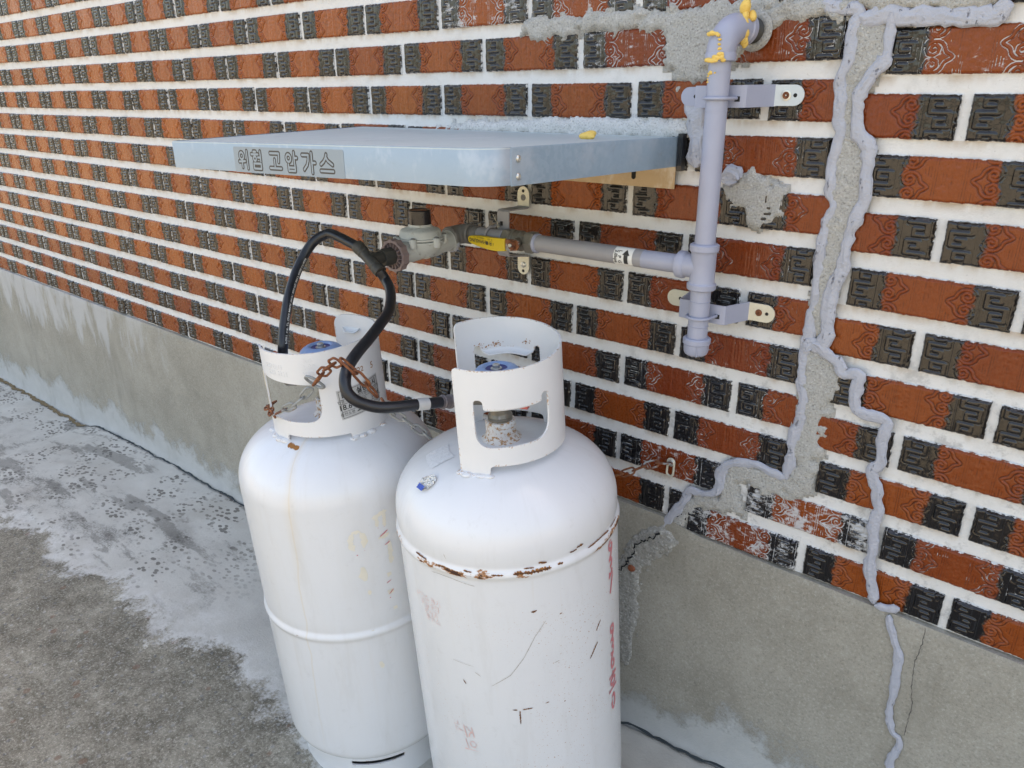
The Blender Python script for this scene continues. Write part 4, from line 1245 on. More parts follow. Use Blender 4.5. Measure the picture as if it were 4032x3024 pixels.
# ================================================================ gas pipe on the wall
PY = -0.078; PXR = 2.698; HZ = -0.2255
pipe = thing('gas_pipe', 'grey lavender painted gas pipe with an elbow, tee and capped end', 'pipe', (PXR, 0, 0.08))
PR = 0.0147
mb = MB(); mb.tube([(PXR, PY, 0.058), (PXR, PY, -0.205)], PR, 28); obj('riser', mb, M_PIPE, pipe)
mb = MB(); mb.tube([(PXR, PY, -0.012), (PXR, PY, -0.0128)], PR + 0.0006, 28); mb.tube([(PXR, PY, 0.036), (PXR, PY, 0.0352)], PR + 0.0005, 28); obj_each('paint_ridge', mb, M_PIPE, pipe)
# elbow turning into the wall
mb = MB()
R_ = 0.0195
mb.lathe([(R_ - 0.001, 0), (R_ + 0.0006, 0.0012), (R_ + 0.0008, 0.009), (R_ - 0.0008, 0.0115)], (PXR, PY, 0.0485), (0, 0, 1), 30)
arc = []
c0 = (PY + 0.030, 0.062)
arc.append((PXR, PY, 0.0495))
for i in range(13):
    a = math.pi - math.pi / 2 * i / 12
    arc.append((PXR + 0.0055 * i / 12, c0[0] + 0.030 * math.cos(a), c0[1] + 0.0275 * math.sin(a)))
arc.append((PXR + 0.0085, -0.034, 0.0895))
mb.tube(arc, [0.0190] * len(arc), 28)
e0 = Vector((PXR + 0.0075, -0.040, 0.0895)); ed = Vector((0.10, 0.99, -0.03)).normalized()
mb.lathe([(0.0190, 0), (0.0208, 0.0012), (0.0208, 0.0100), (0.0192, 0.0112)], e0, ed, 30)
obj('elbow', mb, M_PIPE, pipe, sharp=40)
mb = MB()
prof = []
for i in range(11):
    prof += [(0.0150, 0.0022 * i), (0.0164, 0.0022 * i + 0.0011)]
mb.lathe(prof, e0 + ed * 0.010, ed, 26)
obj('threaded_end', mb, M_FITBLACK, pipe, sharp=20)
mb = MB()
mb.lathe([(0.0165, 0.0), (0.0195, -0.001), (0.0240, -0.0002), (0.0262, 0.0045)], e0 + ed * 0.031, ed, 26, cap1=False, cap0=False)
obj('pipe_collar', mb, M_PATCH, pipe, sharp=180)
# tee
mb = MB()
mb.lathe([(0.0185, 0.0), (0.0208, 0.002), (0.0212, 0.009), (0.0188, 0.0112), (0.0180, 0.014), (0.0180, 0.053), (0.0188, 0.0555), (0.0210, 0.058), (0.0210, 0.0655), (0.0185, 0.0672)],
         (PXR, PY, -0.2585), (0, 0, 1), 32)
mb.lathe([(0.0170, 0.0), (0.0172, 0.0215), (0.0192, 0.0235), (0.0203, 0.0262), (0.0200, 0.0335), (0.0178, 0.0350), (0.0152, 0.0352)], (PXR - 0.004, PY, HZ), (-1, 0, 0), 32)
obj('tee', mb, M_PIPE, pipe, sharp=30)
mb = MB(); mb.tube([(PXR, PY, -0.250), (PXR, PY, -0.336)], PR, 28)
for q in (-0.276, -0.3135): mb.lathe([(PR, 0), (PR + 0.0007, 0.0006), (PR, 0.0012)], (PXR, PY, q), (0, 0, 1), 28, cap0=False, cap1=False)
obj('nipple', mb, M_PIPE, pipe)
mb = MB()
mb.lathe([(0.003, 0.0), (0.0125, 0.0008), (0.0165, 0.0035), (0.0183, 0.0075), (0.0188, 0.0185), (0.0204, 0.0200), (0.0206, 0.0265), (0.0186, 0.0285), (0.0150, 0.029)], (PXR, PY, -0.3595), (0, 0, 1), 32)
mb.box((PXR + 0.0092, PY - 0.0163, -0.3485), (0.0016, 0.0020, 0.016), Matrix.Rotation(math.radians(-28), 3, 'Z'))
obj('end_cap', mb, M_PIPE, pipe, sharp=28)
mb = MB(); mb.tube([(PXR - 0.035, PY, HZ), (2.600, PY, HZ - 0.0002)], 0.0138, 26); obj('branch_pipe', mb, M_PIPE, pipe)
mb = MB(); mb.tube([(2.601, PY, HZ), (2.388, PY, HZ + 0.0004)], 0.0139, 26); obj('branch_pipe', mb, M_PIPE_OLD, pipe)
# sticker round the branch: LPG, pressure, arrow
def wrap_x(x, t, r): return (x, PY - r * math.cos(t), HZ + r * math.sin(t))
mb = MB()
xs_ = [2.5535, 2.5545, 2.586, 2.5870]; ts = np.linspace(-1.25, 1.35, 20)
vs = [wrap_x(x, t, 0.0143) for t in ts for x in xs_]
mb.add(vs, [(j * 4 + i, j * 4 + i + 1, (j + 1) * 4 + i + 1, (j + 1) * 4 + i) for j in range(19) for i in range(3)])
stk = obj('flow_sticker', mb, M_WHITELABEL, pipe)
mb = MB()
def on_pipe(V2, F2, x0, t0, lift=0.0146):
    # text running down the pipe: text x -> round the pipe (downwards), text y -> along +x
    mb.add([wrap_x(x0 + y, t0 - x / 0.0146, lift) for x, y, _ in V2], F2)
for ch, q in (('L', -0.0085), ('P', 0.0), ('G', 0.0085)):
    V, F = text_mesh(ch, 0.0078, 0.0002); on_pipe(V, F, 2.5650, -q / 0.0146 + 0.08)
V, F = text_mesh('2.8kpa', 0.0082, 0.0002); on_pipe(V, F, 2.5580, 0.05)
# block arrow pointing up the pipe
A2 = [(-0.0125, 0), (-0.003, -0.0058), (-0.003, -0.0032), (0.0115, -0.0032), (0.0115, 0.0032), (-0.003, 0.0032), (-0.003, 0.0058)]
V = []; F = []
for seg in range(14):
    t0 = -0.003 + 0.0145 * seg / 14; t1 = -0.003 + 0.0145 * (seg + 1) / 14
    o = len(V); V += [(t0, -0.0036, 0), (t1, -0.0036, 0), (t1, 0.0036, 0), (t0, 0.0036, 0)]; F.append((o, o + 1, o + 2, o + 3))
for seg in range(8):
    a0, a1 = seg / 8, (seg + 1) / 8
    o = len(V); V += [(-0.0125 + 0.0094 * a0, -0.0066 * a0, 0), (-0.0125 + 0.0094 * a1, -0.0066 * a1, 0), (-0.0125 + 0.0094 * a1, 0.0066 * a1, 0), (-0.0125 + 0.0094 * a0, 0.0066 * a0, 0)]
    F.append((o, o + 1, o + 2, o + 3))
on_pipe(V, F, 2.5760, 0.08)
obj('lettering', mb, M_BLACKINK, stk, smooth=False, kind='stuff')
# foam squeezed out round the elbow
mb = MB()
ex, ey, ez = PXR + 0.010, -0.036, 0.098
for dx, dy, dz, s_ in ((0.0055, -0.012, 0.012, 0.0072), (0.0060, -0.015, 0.004, 0.0065), (0.0065, -0.016, -0.005, 0.0080), (0.0075, -0.015, -0.014, 0.0062), (0.0080, -0.014, -0.023, 0.0050), (0.0085, -0.013, -0.028, 0.0042), (0.014, -0.008, 0.006, 0.0062), (-0.002, 0.003, 0.020, 0.0055)):
    blob(mb, (ex + dx, ey + dy, ez + dz), (s_, s_, s_ * 1.25), int(1e4 * (dx + dz)) + 50, 10)
obj('foam_lump', mb, M_FOAM, pipe, sharp=180); mb = MB()
for dx, dy, dz, s_ in ((-0.0105, -0.0150, 0.0845, 0.0042), (-0.0060, -0.0175, 0.0850, 0.0045), (-0.0015, -0.0185, 0.0845, 0.0042), (0.0030, -0.0185, 0.0825, 0.0036), (0.0050, -0.0180, 0.0775, 0.0026), (0.0055, -0.0180, 0.0720, 0.0025), (0.0060, -0.0180, 0.066, 0.0026)):
    blob(mb, (PXR + dx, PY + dy, dz - 0.003), (s_, 0.0022, s_ * 0.7), int(1e5 * dx) + 77, 8)
obj('foam_smear', mb, M_FOAM, pipe, sharp=180); mb = MB()
for dx, dz, s_ in ((-0.010, 0.0500, 0.0034), (-0.0055, 0.0495, 0.0044), (-0.0005, 0.0500, 0.0044), (0.0045, 0.0525, 0.0045), (0.0090, 0.0530, 0.0045), (0.012, 0.0500, 0.0036), (0.0075, 0.0570, 0.0032), (0.003, 0.049, 0.0034), (0.0105, 0.0575, 0.0026)):
    blob(mb, (PXR + dx, PY - math.sqrt(max(0, 0.0207 ** 2 - dx * dx)), dz), (s_ * 1.05, 0.0018, s_ * 0.75), int(1e5 * dx) + 99, 8)
obj('foam_smear', mb, M_FOAM, pipe, sharp=180); mb = MB()
for dx, dz, s_ in ((-0.0075, 0.0340, 0.0030), (-0.0045, 0.0345, 0.0026), (-0.0095, 0.0310, 0.0022), (-0.0100, 0.0265, 0.0017), (-0.0095, 0.0235, 0.0017), (0.001, 0.0352, 0.0016)):
    blob(mb, (PXR + dx, PY - math.sqrt(max(0, PR ** 2 - dx * dx)), dz), (s_, 0.0012, s_ * 0.8), int(1e5 * dz) + 31, 8)
obj('foam_smear', mb, M_FOAM, pipe, sharp=180)


# ---- clamps that hold the pipe to the wall
def strap_sheet(path, w, t, axis):
    """bent strip: path in the (a, y) plane, width along the other wall axis"""
    mb = MB(); vs = []; m = len(path)
    for i, (a, y, c, hw) in enumerate(path):
        p0 = Vector(path[max(i - 1, 0)][:2]); p1 = Vector(path[min(i + 1, m - 1)][:2])
        T = (p1 - p0).normalized(); N = Vector((-T.y, T.x)) * t / 2
        for (aa, yy) in ((a - N.x, y - N.y), (a + N.x, y + N.y)):
            for s in (-1, 1):
                cc = c + s * hw
                vs.append((aa, yy, cc) if axis == 'x' else (cc, yy, aa))
    fs = []
    for i in range(m - 1):
        o = i * 4; q = o + 4
        fs += [(o, o + 1, q + 1, q), (o + 2, q + 2, q + 3, o + 3), (o, q, q + 2, o + 2), (o + 1, o + 3, q + 3, q + 1)]
    fs += [(0, 2, 3, 1), (m * 4 - 4, m * 4 - 3, m * 4 - 1, m * 4 - 2)]
    mb.add(vs, fs)
    bm = bmesh.new()
    for v in mb.v: bm.verts.new(v)
    bm.verts.ensure_lookup_table()
    for f in mb.f:
        try: bm.faces.new([bm.verts[i] for i in f])
        except ValueError: pass
    bmesh.ops.recalc_face_normals(bm, faces=bm.faces)
    out = MB(); bm.verts.index_update()
    out.v = [tuple(v.co) for v in bm.verts]; out.f = [tuple(v.index for v in f.verts) for f in bm.faces]
    bm.free()
    return out


def ear(a0, dirn, c, hw, n=7):
    """rounded end of a strap, from a0 outwards"""
    L = 0.022
    out = [(a0, -0.0040, c, hw), (a0 + dirn * L, -0.0040, c, hw)]
    for k in range(1, n + 1):
        q = math.pi / 2 * k / n
        out.append((a0 + dirn * (L + hw * math.sin(q)), -0.0040, c, max(hw * math.cos(q), 0.0006)))
    return out


def screw(mb, c, r=0.0052, ax=(0, -1, 0)):
    mb.lathe([(r, 0), (r, 0.0006), (r * 0.82, 0.0018), (r * 0.45, 0.0022), (r * 0.30, 0.0012), (0.0003, 0.0010)], c, ax, 18)


def riser_clamp(z, xl, xr, label, rust_screw, tilt):
    t = thing('pipe_clamp', label, 'pipe clamp', (PXR, 0, z), 'clamps holding the gas pipe to the wall')
    yf = -0.0565
    hw = 0.0142
    for nm, d, a_in, a_out, mt in (('strap', 1, None, xr, M_PIPE),):
        L = ear(xl, -1, z, hw * 0.85)[::-1]
        mid = [(xl + 0.005, -0.0046, z, hw), (PXR - 0.043, yf + 0.001, z, hw), (PXR - 0.040, yf, z, hw), (PXR + 0.026, yf, z + tilt * 0.2, hw), (PXR + 0.030, yf + 0.0015, z + tilt * 0.3, hw), (xr - 0.005, -0.0046, z + tilt, hw)]
        mb = strap_sheet(mid, 0, 0.0022, 'x')
        obj('strap', mb, M_PIPE, t, sharp=25)
        obj('wall_ear', strap_sheet([(xl + 0.006, -0.0052, z, hw)] + ear(xl, -1, z, hw * 0.92), 0, 0.0022, 'x'), M_PIPE if not rust_screw else M_ZINC, t, sharp=25)
        obj('wall_ear', strap_sheet([(xr - 0.006, -0.0052, z + tilt, hw)] + ear(xr, 1, z + tilt, hw * 0.95), 0, 0.0022, 'x'), M_ZINCBLUE if not rust_screw else M_ZINC, t, sharp=25)
    mb = MB(); screw(mb, (xr + 0.011, -0.0052, z + tilt), 0.0052)
    obj('screw', mb, M_RUST, t)
    if not rust_screw:
        mb = MB(); mb.lathe([(0.0030, 0), (0.0072, 0.0), (0.0072, 0.0009), (0.0050, 0.0012)], (xr + 0.011, -0.0051, z + tilt), (0, -1, 0), 20); obj('washer', mb, M_STEEL, t)
    mb = MB(); mb.lathe([(0.0001, 0.00035), (0.0026, 0.0003), (0.0027, 0)], (xr + 0.0235, -0.0052, z + tilt), (0, -1, 0), 14)
    mb.lathe([(0.0001, 0.00035), (0.0026, 0.0003), (0.0027, 0)], (xl - 0.012, -0.0052, z), (0, -1, 0), 14)
    obj_each('bolt_hole', mb, M_DARK, t)
    # U bolt round the pipe and the slot it passes through
    P = [(PXR - PR - 0.0028, yf - 0.006, z - 0.002)]
    for k in range(17):
        a = math.pi - math.pi * k / 16
        P.append((PXR + (PR + 0.0028) * math.cos(a), PY - (PR + 0.0028) * math.sin(a) + 0.0, z - 0.002))
    P += [(PXR + PR + 0.0030, PY + 0.008, z - 0.002), (PXR + PR + 0.0036, yf + 0.004, z - 0.002)]
    P = [(PXR - PR - 0.0028, yf + 0.004, z - 0.002)] + P
    mb = MB(); mb.tube(P, 0.0023, 10); obj('u_bolt', mb, M_PIPE, t)
    mb = MB(); mb.tube([(PXR + PR + 0.001, yf - 0.0013, z - 0.003), (PXR + PR + 0.0085, yf - 0.0013, z - 0.003)], 0.0034, 10, True, False, None)
    mb.v = [(x, yf - 0.0012 + (y - yf + 0.0013) * 0.05, q) for x, y, q in mb.v]
    obj('slot', mb, M_DARK, t)
    return t


riser_clamp(0.0052, 2.640, 2.752, 'pipe clamp on the riser just below the elbow with a bright zinc ear', False, 0.0012)
riser_clamp(-0.2975, 2.640, 2.748, 'pipe clamp on the riser near its capped end with a rusty bolt', True, -0.001)

# ---- vertical clamp under the canopy, holding the branch by the valve
vc = thing('pipe_clamp', 'upright dull grey pipe clamp under the canopy beside the yellow valve handle', 'pipe clamp', (2.303, 0, -0.22), 'clamps holding the gas pipe to the wall')
xc, yf = 2.3025, -0.0600; hw = 0.0133
mid = [(-0.1800, -0.0046, xc, hw), (-0.1815, -0.0075, xc, hw), (-0.1805, yf + 0.0030, xc, hw), (-0.1830, yf, xc, hw), (-0.2560, yf, xc - 0.001, hw), (-0.2610, yf + 0.0035, xc - 0.001, hw), (-0.2680, -0.0075, xc, hw), (-0.2690, -0.0046, xc, hw)]
obj('strap', strap_sheet(mid, 0, 0.0022, 'z'), M_FITTING if False else M_PIPE_OLD, vc, sharp=25)
obj('wall_ear', strap_sheet([(-0.1815, -0.0050, xc, hw)] + [(q, -0.0040, c, h_) for q, y, c, h_ in ear(-0.1800, 1, xc, hw)], 0, 0.0020, 'z'), M_ZINC, vc, sharp=25)
obj('wall_ear', strap_sheet([(-0.2675, -0.0050, xc, hw)] + ear(-0.2690, -1, xc, hw), 0, 0.0020, 'z'), M_ZINC, vc, sharp=25)
mb = MB(); screw(mb, (xc, -0.0050, -0.1640), 0.0056); obj('screw', mb, M_FITTING, vc)
mb = MB(); screw(mb, (xc, -0.0050, -0.2860), 0.0056); obj('screw', mb, M_STEEL, vc)
mb = MB()
for q in (-0.1525, -0.2975): mb.lathe([(0.0001, 0.0003), (0.0028, 0.0003), (0.0029, 0)], (xc, -0.0052, q), (0, -1, 0), 14)
mb.tube([(xc - 0.003, yf - 0.0014, -0.200), (xc - 0.003, yf - 0.0014, -0.207)], 0.0026, 10)
obj_each('bolt_hole', mb, M_DARK, vc)
mb = MB()
P = [(2.2945, yf + 0.004, -0.2035)]
for k in range(15):
    a = math.radians(70 + 200 * k / 14)
    P.append((2.2905 - 0.004 * k / 14, PY + (PR + 0.0030) * math.cos(a), HZ + (PR + 0.0030) * math.sin(a)))
mb.tube(P, 0.0026, 10); obj('u_bolt', mb, M_PIPE_OLD, vc)
mb = MB(); mb.tube(smooth_path([(2.281, yf - 0.003, -0.190), (2.292, yf - 0.008, -0.199), (2.300, yf - 0.007, -0.210)]), 0.0005, 6)
mb.tube(smooth_path([(2.294, yf - 0.006, -0.200), (2.297, yf - 0.010, -0.206), (2.2995, yf - 0.010, -0.212)]), 0.0005, 6)
obj_each('wire_tie', mb, M_CREAM, vc)

# ================================================================ ball valve with yellow lever
va = thing('ball_valve', 'ball valve with a yellow vinyl lever on the gas pipe under the canopy', 'valve', (2.36, PY, HZ))
mb = MB()
def hexnut(x0, x1, r):
    pr_ = [(r * 0.86, 0), (r, (x1 - x0) * 0.12), (r, (x1 - x0) * 0.88), (r * 0.86, x1 - x0)]
    mb.lathe(pr_, (x0, PY, HZ), (1, 0, 0), 6, u=(0, 0.5, 0.87))
hexnut(2.3720, 2.3915, 0.0195)
hexnut(2.3220, 2.3385, 0.0190)
obj_each('hex_end', mb, M_BRASS, va, sharp=20)
mb = MB(); mb.lathe([(0.0150, 0), (0.0168, 0.002), (0.0175, 0.009), (0.0160, 0.012), (0.0172, 0.014), (0.0175, 0.024), (0.0155, 0.027), (0.0155, 0.036)], (2.336, PY, HZ), (1, 0, 0), 28)
mb.tube([(2.3635, PY - 0.012, HZ), (2.3635, PY - 0.026, HZ)], 0.0085, 18)
obj('body', mb, M_BRASS, va, sharp=25)
mb = MB(); mb.lathe([(0.0150, 0), (0.0168, 0.001), (0.0160, 0.005), (0.0142, 0.006)], (2.3905, PY, HZ), (1, 0, 0), 26)
mb.lathe([(0.0140, 0), (0.0160, 0.001), (0.0162, 0.003), (0.0142, 0.004)], (2.319, PY, HZ), (1, 0, 0), 26)
obj_each('sealing_ring', mb, M_PIPE, va)
LY = PY - 0.0295
def prism(poly, y0, y1, bevel=0.0015):
    mb = MB(); m = len(poly)
    cx = sum(p[0] for p in poly) / m; cz = sum(p[1] for p in poly) / m
    def ins(p, d):
        v = Vector((p[0] - cx, p[1] - cz)); l = v.length
        return (p[0] - v.x / l * d, p[1] - v.y / l * d)
    rings = [(ins(p, bevel), y1) for p in poly], [(p, y1 + bevel * (1 if y1 < y0 else -1)) for p in poly], [(p, y0 - bevel * (1 if y1 < y0 else -1)) for p in poly], [(ins(p, bevel), y0) for p in poly]
    vs = [(p[0], y, p[1]) for rg in rings for p, y in rg]
    fs = [tuple(reversed(range(m))), tuple(3 * m + k for k in range(m))]
    for j in range(3):
        fs += [(j * m + k, j * m + (k + 1) % m, (j + 1) * m + (k + 1) % m, (j + 1) * m + k) for k in range(m)]
    mb.add(vs, fs)
    bm = bmesh.new(); B = [bm.verts.new(v) for v in mb.v]
    for f in mb.f: bm.faces.new([B[i] for i in f])
    bmesh.ops.recalc_face_normals(bm, faces=bm.faces); bm.verts.index_update()
    out = MB(); out.v = [tuple(v.co) for v in bm.verts]; out.f = [tuple(v.index for v in f.verts) for f in bm.faces]; bm.free()
    return out
lev = [(2.3475, -0.2185), (2.3475, -0.2395), (2.330, -0.2420), (2.316, -0.2418), (2.300, -0.2405), (2.284, -0.2380), (2.270, -0.2350), (2.2640, -0.2325), (2.2625, -0.2285),
       (2.2630, -0.2245), (2.2660, -0.2222), (2.276, -0.2205), (2.290, -0.2195), (2.305, -0.2192), (2.320, -0.2195), (2.330, -0.2190)]
lever = obj('lever', prism(lev, LY + 0.0045, LY - 0.0035), M_YELLOW, va, sharp=40)
mb = MB()
for txt, x_, z_, sz, bo in (('HWASUNG', 2.2865, -0.2282, 0.0088, 0.00022), ('0.98MPa-20A  가스', 2.289, -0.2222, 0.0038, 0.0), ('검', 2.3195, -0.2230, 0.0042, 0.0), ('밸브', 2.3125, -0.2224, 0.0036, 0.0)):
    V, F = text_mesh(txt, sz, bo)
    mb.add([(x_ - x * 0.85, LY - 0.0037, z_ - z - (x_ - x - 2.29) * 0.03) for x, z, _ in V], F)
mb.box((2.3085, LY - 0.0037, -0.2300), (0.0052, 0.0002, 0.0060))
for k in range(16):
    a0 = 2 * math.pi * k / 16; a1 = 2 * math.pi * (k + 1) / 16
    if k in (2, 10): continue
    mb.add([(2.3165 + r * math.cos(a), LY - 0.0037, -0.2302 + r * math.sin(a)) for r, a in ((0.0038, a0), (0.0038, a1), (0.0029, a1), (0.0029, a0))], [(0, 1, 2, 3)])
mb.box((2.3165, LY - 0.0037, -0.2302), (0.0030, 0.0002, 0.0030))
mb.box((2.3230, LY - 0.0037, -0.2305), (0.0007, 0.0002, 0.0045))
fx = []
for f in mb.f:
    a, b, c = (Vector(mb.v[i]) for i in f[:3])
    fx.append(f if (b - a).cross(c - b).y < 0 else tuple(reversed(f)))
mb.f = fx
obj('lettering', mb, M_BLACKINK, lever, smooth=False, kind='stuff')
tang = [(2.3465, -0.2195), (2.3465, -0.2375), (2.358, -0.2385), (2.3725, -0.2360), (2.3765, -0.2290), (2.3760, -0.2195), (2.362, -0.2185)]
obj('lever_tang', prism(tang, LY + 0.003, LY - 0.0005, 0.0006), M_CHAINMIX, va, sharp=30)
mb = MB(); mb.lathe([(0.0075, 0), (0.0082, 0.0012), (0.0082, 0.0048), (0.0070, 0.006)], (2.3640, LY - 0.0005, -0.2270), (0, -1, 0), 6)
obj('lever_nut', mb, M_RUST, va, sharp=20)
mb = MB(); mb.lathe([(0.0034, 0), (0.0034, 0.008), (0.0026, 0.009)], (2.3640, LY - 0.0005, -0.2270), (0, -1, 0), 14)
obj('stem', mb, M_STEEL, va)
# run of pipe from the valve to the regulator elbow
RX = 2.215
fp = thing('feed_pipe', 'short dull grey pipe and elbow between the valve and the gas regulator', 'pipe', (2.25, PY, HZ))
mb = MB(); mb.tube([(2.322, PY, HZ), (2.258, PY, HZ)], 0.0143, 26); obj('pipe_piece', mb, M_PIPE_OLD, fp)
mb = MB()
mb.lathe([(0.0150, 0), (0.0152, 0.006), (0.0166, 0.008), (0.0166, 0.013), (0.0152, 0.015), (0.0152, 0.022)], (2.262, PY, HZ), (-1, 0, 0), 26)
mb.lathe([(0.0170, 0), (0.0188, 0.002), (0.0190, 0.008), (0.0172, 0.010)], (2.243, PY, HZ), (-1, 0, 0), 26)
obj_each('coupling', mb, M_FITTING, fp)
mb = MB()
arc = [(2.238, PY, HZ)]
for i in range(11):
    a = math.pi / 2 * i / 10
    arc.append((2.236 - 0.0215 * math.sin(a), PY - 0.0215 * (1 - math.cos(a)), HZ - 0.004 * i / 10))
arc.append((RX - 0.0005, PY - 0.029, HZ - 0.006))
mb.tube(arc, 0.0175, 24)
mb.lathe([(0.0180, 0), (0.0203, 0.002), (0.0205, 0.009), (0.0185, 0.011)], (RX, PY - 0.022, HZ - 0.0065), (0, -1, -0.02), 28)
obj('elbow', mb, M_FITTING, fp)

# ================================================================ regulator
rg = thing('gas_regulator', 'pale grey gas regulator with a black round cap hanging under the canopy', 'regulator', (RX, -0.178, -0.235))
cy = -0.1785
mb = MB()
mb.lathe([(0.012, -0.026), (0.024, -0.024), (0.033, -0.015), (0.0375, -0.006), (0.0380, 0.0)], (RX, cy, -0.2275), (0, 0, 1), 40)
mb.lathe([(0.0175, 0.0), (0.0182, 0.028), (0.0210, 0.040), (0.0215, 0.066)], (RX, -0.106, -0.2365), (0, -1, -0.03), 28)
mb.lathe([(0.0195, 0.0), (0.0205, 0.025), (0.0165, 0.052), (0.0150, 0.055)], (RX, -0.178, -0.2385), (0, -1, -0.05), 28)
mb.lathe([(0.0192, 0.0), (0.0198, 0.006), (0.0185, 0.010)], (RX, -0.1015, -0.2360), (0, -1, -0.03), 28)
obj('body', mb, M_REG, rg, sharp=35)
mb = MB()
for z0_, z1_, r in ((-0.2285, -0.2240, 0.0405), (-0.2232, -0.2190, 0.0405)):
    mb.lathe([(r - 0.0035, z0_), (r, z0_ + 0.0007), (r, z1_ - 0.0007), (r - 0.0025, z1_)], (RX, cy, 0), (0, 0, 1), 40)
obj_each('flange', mb, M_REG, rg, sharp=35)
for k in range(6):
    a = math.radians(-62 + 60 * k)
    mb = MB()
    px_, py_ = RX + 0.0412 * math.cos(a), cy + 0.0412 * math.sin(a)
    mb.lathe([(0.0062, -0.2330), (0.0066, -0.2322), (0.0066, -0.2185), (0.0060, -0.2176)], (px_, py_, 0), (0, 0, 1), 16)
    bl = obj('screw_boss', mb, M_REG, rg)
    mb = MB(); screw(mb, (px_, py_, -0.2177), 0.0040, (0, 0, 1)); obj('screw', mb, M_FITTING, bl)
mb = MB()
mb.lathe([(0.0378, 0.0), (0.0372, 0.0030), (0.0350, 0.0105), (0.0330, 0.0128), (0.0245, 0.0155), (0.0205, 0.0180), (0.0195, 0.0215)], (RX, cy, -0.2192), (0, 0, 1), 40)
obj('bonnet', mb, M_REG, rg, sharp=40)
mb = MB()
prof = [(0.0188, 0.0), (0.0193, 0.0008), (0.0190, 0.0235), (0.0178, 0.0252), (0.0165, 0.0250), (0.0160, 0.0243), (0.0002, 0.0243)]
mb.lathe(prof, (RX, cy, -0.1985), (0, 0, 1), 44)
obj('adjusting_cap', mb, M_PLASTIC, rg, sharp=30)
# sealing tape rags
mb = MB()
for k in range(10):
    a = math.radians(200 + 16 * k)
    blob(mb, (RX + 0.0186 * math.cos(a), -0.1035, -0.2365 + 0.0186 * math.sin(a)), (0.0032, 0.0042, 0.0030), 200 + k, 7)
obj('thread_sealant', mb, M_SEAL, rg, sharp=180)

# handwheel coupling
hw_ = thing('coupling_handwheel', 'ribbed mauve plastic handwheel joining the hose tee to the regulator', 'handwheel', (RX, -0.238, -0.242))
wz = -0.2425
mb = MB()
N = 96; ro = 0.0268; ri = 0.0225
vs = []
ax = Vector((0.02, -1, -0.05)).normalized(); uu = (Vector((1, 0, 0)) - ax * ax.x).normalized(); ww = ax.cross(uu)
ctr = Vector((RX, -0.2325, wz))
def wp(r, t, h): return ctr + ax * h + uu * (r * math.cos(t)) + ww * (r * math.sin(t))
for k in range(N):
    t = 2 * math.pi * k / N
    r = ro + 0.0014 * max(-0.4, math.sin(12 * t)) 
    vs += [wp(r, t, 0), wp(r, t, 0.013), wp(ri, t, 0.013), wp(ri, t, 0.002)]
fs = []
for k in range(N):
    o = k * 4; q = ((k + 1) % N) * 4
    for j in range(3): fs.append((o + j, q + j, q + j + 1, o + j + 1))
mb.add(vs, fs)
mb.lathe([(0.0258, 0.0), (0.0258, 0.002), (0.012, 0.0022)], ctr, ax, 40)
obj('rim', mb, M_MAUVE, hw_, sharp=30)
mb = MB()
mb.lathe([(0.0135, 0.0), (0.0140, 0.0135), (0.0125, 0.0140)], ctr, ax, 30)
obj('hub', mb, M_MAUVE, hw_)
for k in range(16):
    t = 2 * math.pi * (k + 0.5) / 16
    mb = MB()
    a = wp(0.013, t, 0.0075); b = wp(0.0235, t, 0.0070)
    M_ = Matrix((((b - a).normalized()), ax.cross((b - a).normalized()), ax)).transposed()
    mb.box((a + b) / 2, ((b - a).length, 0.0014, 0.0105), M_)
    obj('rib', mb, M_MAUVE, hw_, smooth=False)

# tee fitting that feeds the two hoses
tf = thing('hose_tee', 'sooty black hose tee screwed into the mauve handwheel', 'fitting', (RX, -0.29, -0.24))
mb = MB()
mb.lathe([(0.0135, 0), (0.0152, 0.003), (0.0155, 0.021), (0.0142, 0.025)], (RX, -0.2445, -0.2430), (0.0, -1, 0.02), 8)
obj('hex_nut', mb, M_FITBLACK, tf, sharp=25)
tc = Vector((RX - 0.0005, -0.2955, -0.2395)); ad = Vector((0.835, 0.0, -0.55)).normalized()
mb = MB()
mb.tube([(RX, -0.262, -0.2425), tc], 0.0098, 18)
mb.tube([tc - ad * 0.018, tc + ad * 0.018], [0.0092, 0.0092], 20)
obj('tee_body', mb, M_FITBLACK, tf)
for s_ in (-1, 1):
    mb = MB()
    prof = [(0.0090, 0.0), (0.0100, 0.001), (0.0104, 0.004), (0.0097, 0.006), (0.0108, 0.009), (0.0112, 0.016), (0.0107, 0.020), (0.0094, 0.0205)]
    mb.lathe(prof, tc + ad * s_ * 0.0130, ad * s_, 24)
    sl_ = obj('ferrule', mb, M_FITBLACK, tf)

# ================================================================ hoses
HR = 0.0083
start_l = tc - ad * 0.030; start_r = tc + ad * 0.030
pl = [start_l] + [Vector(p) for p in HOSEL[1:]]
hl = thing('gas_hose', 'black rubber hose with white printing, looping into the rear cylinder collar', 'hose', tuple(start_l), 'black hoses from the tee')
pathL = smooth_path(pl, 10)
mb = MB(); mb.tube(pathL, HR, 24); obj('tube', mb, M_RUBBER, hl, sharp=60)
pr_ = [start_r] + [Vector(p) for p in HOSER[1:]]
hr = thing('gas_hose', 'black rubber hose bent under the rusty chain, ending at the cylinder in front', 'hose', tuple(start_r), 'black hoses from the tee')
pathR = smooth_path(pr_, 10)
mb = MB(); mb.tube(pathR, HR, 24); obj('tube', mb, M_RUBBER, hr, sharp=60)
